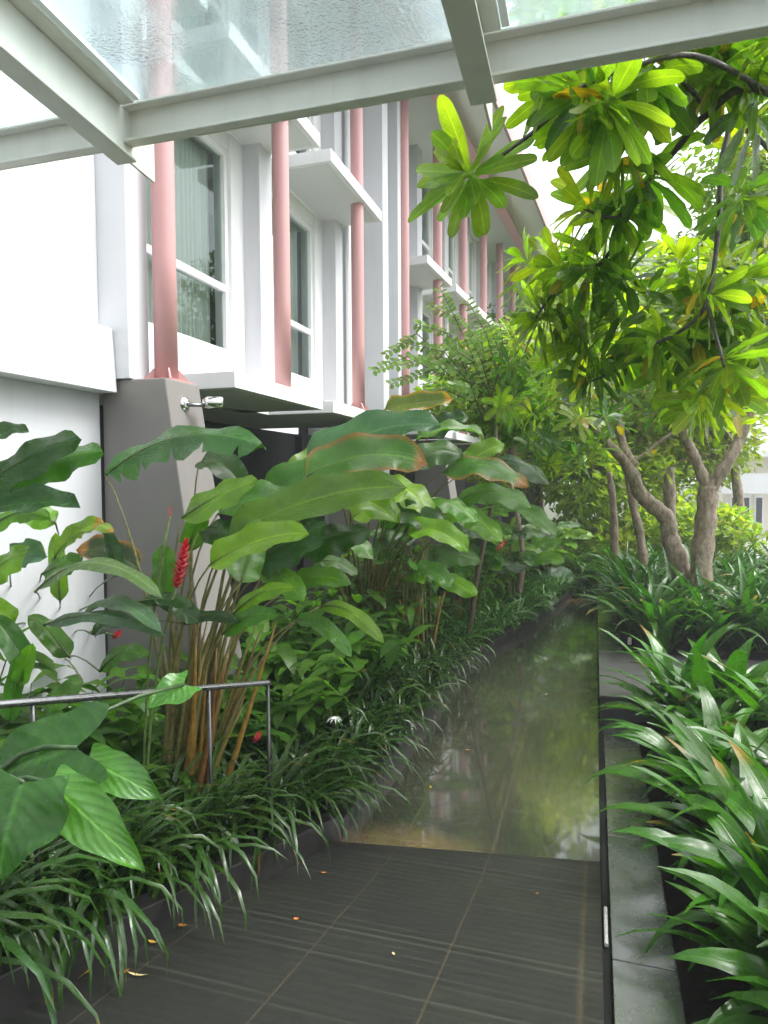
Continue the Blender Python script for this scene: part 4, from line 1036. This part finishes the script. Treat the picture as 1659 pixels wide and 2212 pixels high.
mb = MB(); mb.tube([sb, V((-1.45, 8.85, 1.2)), V((-1.2, 8.9, 2.4)), gy(1070, 880, 8.9)], [.04, .035, .03, .02], 8, (.10, .08, .05)); mb.build('stem', M['stem'], ts, sharp=False)

# ------------------------------------------------------------------ trees beyond
def far_tree(foot, H_, blobs, nl, ls, tint, label, mat='far', tr=.16, group='trees beyond the garden'):
    root = empty('leafy_tree', foot, label, 'tree', group)
    P = [foot, foot+V((.1, 0, H_*.3)), foot+V((-.1, .1, H_*.62))]
    limb(root, P, tr, tr*.5, 'trunk', M['bark'], 10)
    mb = MB(); tot = sum(r**2 for _, r in blobs)
    for c, r in blobs:
        lt = jit(tint, .3)
        for i in range(int(nl*r*r/tot)):
            d = V((random.gauss(0, 1), random.gauss(0, 1), random.gauss(0, 1))).normalized()
            q = c+d*r*(rnd(.2, 1)**.45)*V((1, 1, .8)).length/1.6
            dd = (d*.6+V((rnd(-1, 1), rnd(-1, 1), rnd(-1, .3)))).normalized(); L = ls*rnd(.6, 1.25)
            s_ = dd.cross(V((rnd(-1, 1), rnd(-1, 1), 1))).normalized()*L*.24
            up = s_.cross(dd)*.4
            t_ = jit(lt, .3)
            mb.add([q, q+dd*L*.5+s_+up, q+dd*L, q+dd*L*.5-s_+up, q+dd*L*.5], [(0, 4, 1), (0, 3, 4), (1, 4, 2), (4, 3, 2)], [(.5, 0), (1, .5), (.5, 1), (0, .5), (.5, .5)], t_)
        # limb into each clump
        a = P[2]; tw = MB(); tw.tube([a, a.lerp(c, .5)+V((0, 0, .2)), c], [tr*.4, tr*.25, tr*.1], 6); tw.build('limb', M['bark'], root, sharp=False)
    mb.build('crown', M[mat], root, sharp=False)
def blobs_px(lst): return [(gy(x, y, Y), r) for x, y, Y, r in lst]
def rblobs(n, xr, yr, Yr, rr):
    return [(gy(rnd(*xr), rnd(*yr), rnd(*Yr)), rnd(*rr)) for _ in range(n)]
TG = (.12, .22, .03); TY = (.24, .34, .04); TD = (.075, .16, .03)
far_tree(V((.2, 17, 0)), 5, rblobs(22, (1060, 1330), (760, 1060), (16, 19), (.7, 1.1)), 9000, .24, TY, 'bushy mid green tree closing the end of the path')
far_tree(V((3.2, 18, 0)), 5, rblobs(22, (1330, 1560), (700, 1060), (17, 20), (.8, 1.2)), 9000, .22, TY, 'bright yellow green tree behind the forked frangipanis')
far_tree(V((6.5, 21, 0)), 6, rblobs(22, (1500, 1720), (480, 900), (19, 23), (.9, 1.3)), 9000, .24, (.09, .16, .04), 'pale green tree behind the right edge of the picture')
far_tree(V((1.5, 24, 0)), 8, rblobs(22, (1180, 1480), (600, 1000), (22, 26), (1.0, 1.6)), 8000, .30, TY, 'taller green tree standing beyond the path end')
far_tree(V((8.5, 17, 0)), 8, rblobs(16, (1590, 1720), (300, 620), (11, 14), (.6, 1.0)), 6000, .2, TG, 'light green tree hanging into the upper right edge')
far_tree(V((-1.6, 20, 0)), 6, rblobs(16, (1080, 1220), (700, 1000), (19, 22), (.9, 1.3)), 7000, .25, TD, 'dark bushy tree between the building and the path end')
far_tree(V((-1.25, 11.6, .1)), 3.6, rblobs(20, (960, 1150), (750, 930), (9.6, 12.6), (.28, .45)), 4800, .15, (.13, .24, .035), 'small fine leaved tree joining the left bed to the frangipanis', tr=.06)
# hedge mass at ground level behind the planter
def hedge(name, blobs, nl, ls, tint, label, cat='hedge'):
    mb = MB()
    for c, r in blobs:
        lt = jit(tint, .3)
        for i in range(nl):
            d = V((random.gauss(0, 1), random.gauss(0, 1), random.gauss(0, 1))).normalized(); q = c+d*r*rnd(.3, 1)
            dd = (d*.6+V((rnd(-1, 1), rnd(-1, 1), rnd(-1, .6)))).normalized(); L = ls*rnd(.6, 1.25)
            s_ = dd.cross(V((rnd(-1, 1), rnd(-1, 1), 1))).normalized()*L*.26; up = s_.cross(dd)*.4
            mb.add([q, q+dd*L*.5+s_+up, q+dd*L, q+dd*L*.5-s_+up, q+dd*L*.5], [(0, 4, 1), (0, 3, 4), (1, 4, 2), (4, 3, 2)], [(.5, 0), (1, .5), (.5, 1), (0, .5), (.5, .5)], jit(lt, .3))
    c = sum((b_[0] for b_ in blobs), V((0, 0, 0)))/len(blobs)
    return tag(mb.build(name, M['far'], sharp=False, origin=V((c.x, c.y, 0))), label, cat)
hedge('hedge', [(V((-.6+rnd(0, 3.6), 16+rnd(-.5, .8), rnd(.3, 1.5))), rnd(.45, .7)) for _ in range(24)], 230, .2, TY, 'loose green hedge across the far end of the path')
hedge('hedge', [(V((1.0+rnd(0, 2.6), 22+rnd(-.5, .8), rnd(.2, .9))), rnd(.4, .7)) for _ in range(22)], 220, .2, TY, 'bright low hedge behind the planter trunks')

# far white pavilion on the right
pc = gz(1620, 1152, 0)
PV = empty('white_pavilion', V((pc.x, pc.y, 0)), 'low white pavilion with glazed doors seen far beyond the planter', 'building')
def wpx(x): return gy(x, 1100, pc.y).x
mb = MB(); mb.box(wpx(1560), wpx(1760), pc.y, pc.y+5, -.05, 3.3); mb.build('wall', M['cream'], PV)
mb = MB(); mb.box(wpx(1545), wpx(1790), pc.y-.9, pc.y+5.2, 3.3, 3.5); mb.box(wpx(1550), wpx(1780), pc.y-.88, pc.y-.8, 1.75, 2.6); mb.build('roof', M['white'], PV)
for a, b_ in ((1577, 1597), (1601, 1621), (1629, 1649)):
    mb = MB(); mb.box(wpx(a), wpx(b_), pc.y-.06, pc.y-.003, 0, 1.7); f_ = mb.build('window', M['frame'], PV)
    mb = MB(); w_ = (wpx(b_)-wpx(a)); mb.box(wpx(a)+w_*.18, wpx(b_)-w_*.18, pc.y-.08, pc.y-.062, .12, 1.55); mb.build('pane', M['glassdark'], f_)
q = gz(1600, 1170, 0)
sheet('forecourt', [[V((4, 17.5, -.02)), V((40, 17.5, -.02))], [V((4, pc.y+6, -.02)), V((40, pc.y+6, -.02))]], M['grey_paving'])

# ------------------------------------------------------------------ fallen leaves
def fallen(x, y, L, W, az, mat, label, cur=.4, onramp=True):
    r = ray(x, y); t = (RS*YB+.012-CAM.z)/(r.z+RS*r.y) if onramp else (.012-CAM.z)/r.z
    q = CAM+r*t; sl = -RS if onramp else 0
    d = V((math.cos(az), math.sin(az), math.sin(az)*sl)); pts = []
    for k in range(7):
        s_ = (k/6-.5)*L; pts.append(q+d*s_+UP*(cur*L*(abs(k/6-.5)**2)))
    mb = MB(); mb.leaf(pts, pf_lance, W, UP, .35, .1, (1, 1, 1), 1)
    tag(mb.build('fallen_leaf', mat, sharp=False, origin=q), label, 'leaf')
fallen(165, 2106, .12, .038, .3, M['yellow'], 'curled yellow leaf on the ramp at the foot of the kerb, lower left', .8)
fallen(297, 2106, .085, .006, .15, M['straw'], 'straight straw coloured leaf stalk lying beside the drooping leaf tip')
fallen(268, 2100, .05, .012, 1.2, M['orange'], 'small orange leaf scrap touching the straw stalk')
fallen(330, 2035, .05, .008, .0, M['yellow'], 'tiny yellow leaf above the straw stalk near the kerb')
fallen(393, 1999, .055, .010, .3, M['orange'], 'small orange pink leaf lying near the kerb joint')
fallen(230, 1930, .06, .012, 2.0, M['yellow'], 'small yellow leaf caught at the kerb below the big leaf')
fallen(492, 1912, .045, .012, 1.6, M['orange'], 'orange leaf scrap under the strap leaves midway up the kerb')
fallen(613, 1864, .05, .012, 1.9, M['yellow'], 'yellow orange leaf at the kerb, second from the ramp foot')
fallen(575, 1868, .05, .012, .5, M['orange'], 'dull red leaf beside the yellow one at the kerb')
fallen(636, 1822, .05, .010, 1.5, M['yellow'], 'small yellow leaf nearest the foot of the ramp')
fallen(792, 1722, .05, .018, .8, M['straw'], 'pale leaf on the wet path beside the strap leaves', .4, False)
fallen(640, 1985, .03, .012, .8, M['orange'], 'tiny brown leaf in the middle of the ramp')

for x, y, L, az, mk, lb, on in ((700, 1885, .035, .6, 'orange', 'tiny brown leaf on the ramp just below the sand strip', True), (850, 2060, .03, 2.2, 'straw', 'tiny straw scrap in the middle of the grooved ramp', True),
        (1160, 1930, .03, 1.1, 'orange', 'tiny brown scrap on the ramp near the drain slot', True), (1010, 1620, .045, .4, 'orange', 'small brown leaf on the wet path halfway along', False),
        (930, 1700, .04, 1.9, 'yellow', 'small yellow leaf on the wet path above the sand strip', False), (1180, 1500, .05, .8, 'straw', 'pale leaf floating on the far part of the wet path', False)):
    fallen(x, y, L, L*.22, az, M[mk], lb, .3, on)
# ------------------------------------------------------------------ light
wd = bpy.data.worlds.new('World'); scene.world = wd; wd.use_nodes = True; nt = wd.node_tree
bg = nt.nodes['Background']; sky = N(nt, 'ShaderNodeTexSky', sky_type='NISHITA'); sky.sun_disc = False
EL, AZ = R(58), R(70)          # sun high on the right behind cloud
sky.sun_elevation = EL; sky.sun_rotation = AZ; sky.air_density = 1.0; sky.dust_density = 4.0; sky.ozone_density = 1.0
hs = N(nt, 'ShaderNodeHueSaturation'); hs.inputs['Saturation'].default_value = .22
nt.links.new(sky.outputs[0], hs.inputs['Color']); nt.links.new(hs.outputs[0], bg.inputs[0]); bg.inputs[1].default_value = .15
sl = bpy.data.lights.new('sun', 'SUN'); sl.energy = .8; sl.angle = R(25); sl.color = (1, .98, .95)
so = bpy.data.objects.new('sun', sl); COL.objects.link(so)
sd = V((math.sin(AZ)*math.cos(EL), math.cos(AZ)*math.cos(EL), math.sin(EL)))
so.rotation_euler = sd.to_track_quat('Z', 'Y').to_euler()
scene.view_settings.view_transform = 'Standard'; scene.view_settings.look = 'None'
scene.view_settings.exposure = 1.8; scene.view_settings.gamma = 1
cy = scene.cycles
cy.use_denoising = True; cy.max_bounces = 8; cy.transparent_max_bounces = 16; cy.diffuse_bounces = 4; cy.glossy_bounces = 4; cy.transmission_bounces = 8
cy.sample_clamp_indirect = 6

# ------------------------------------------------------------------ rain haze
hz = bpy.data.materials.new('rain_haze'); hz.use_nodes = True; nt = hz.node_tree; nt.nodes.remove(nt.nodes['Principled BSDF'])
pv = N(nt, 'ShaderNodeVolumePrincipled'); pv.inputs['Color'].default_value = (.93, .96, .98, 1); pv.inputs['Density'].default_value = .0035
nt.links.new(pv.outputs[0], nt.nodes['Material Output'].inputs['Volume'])
mb = MB(); mb.box(-905, 905, -905, 905, -1.06, 14); tag(mb.build('haze', hz), kind='stuff')
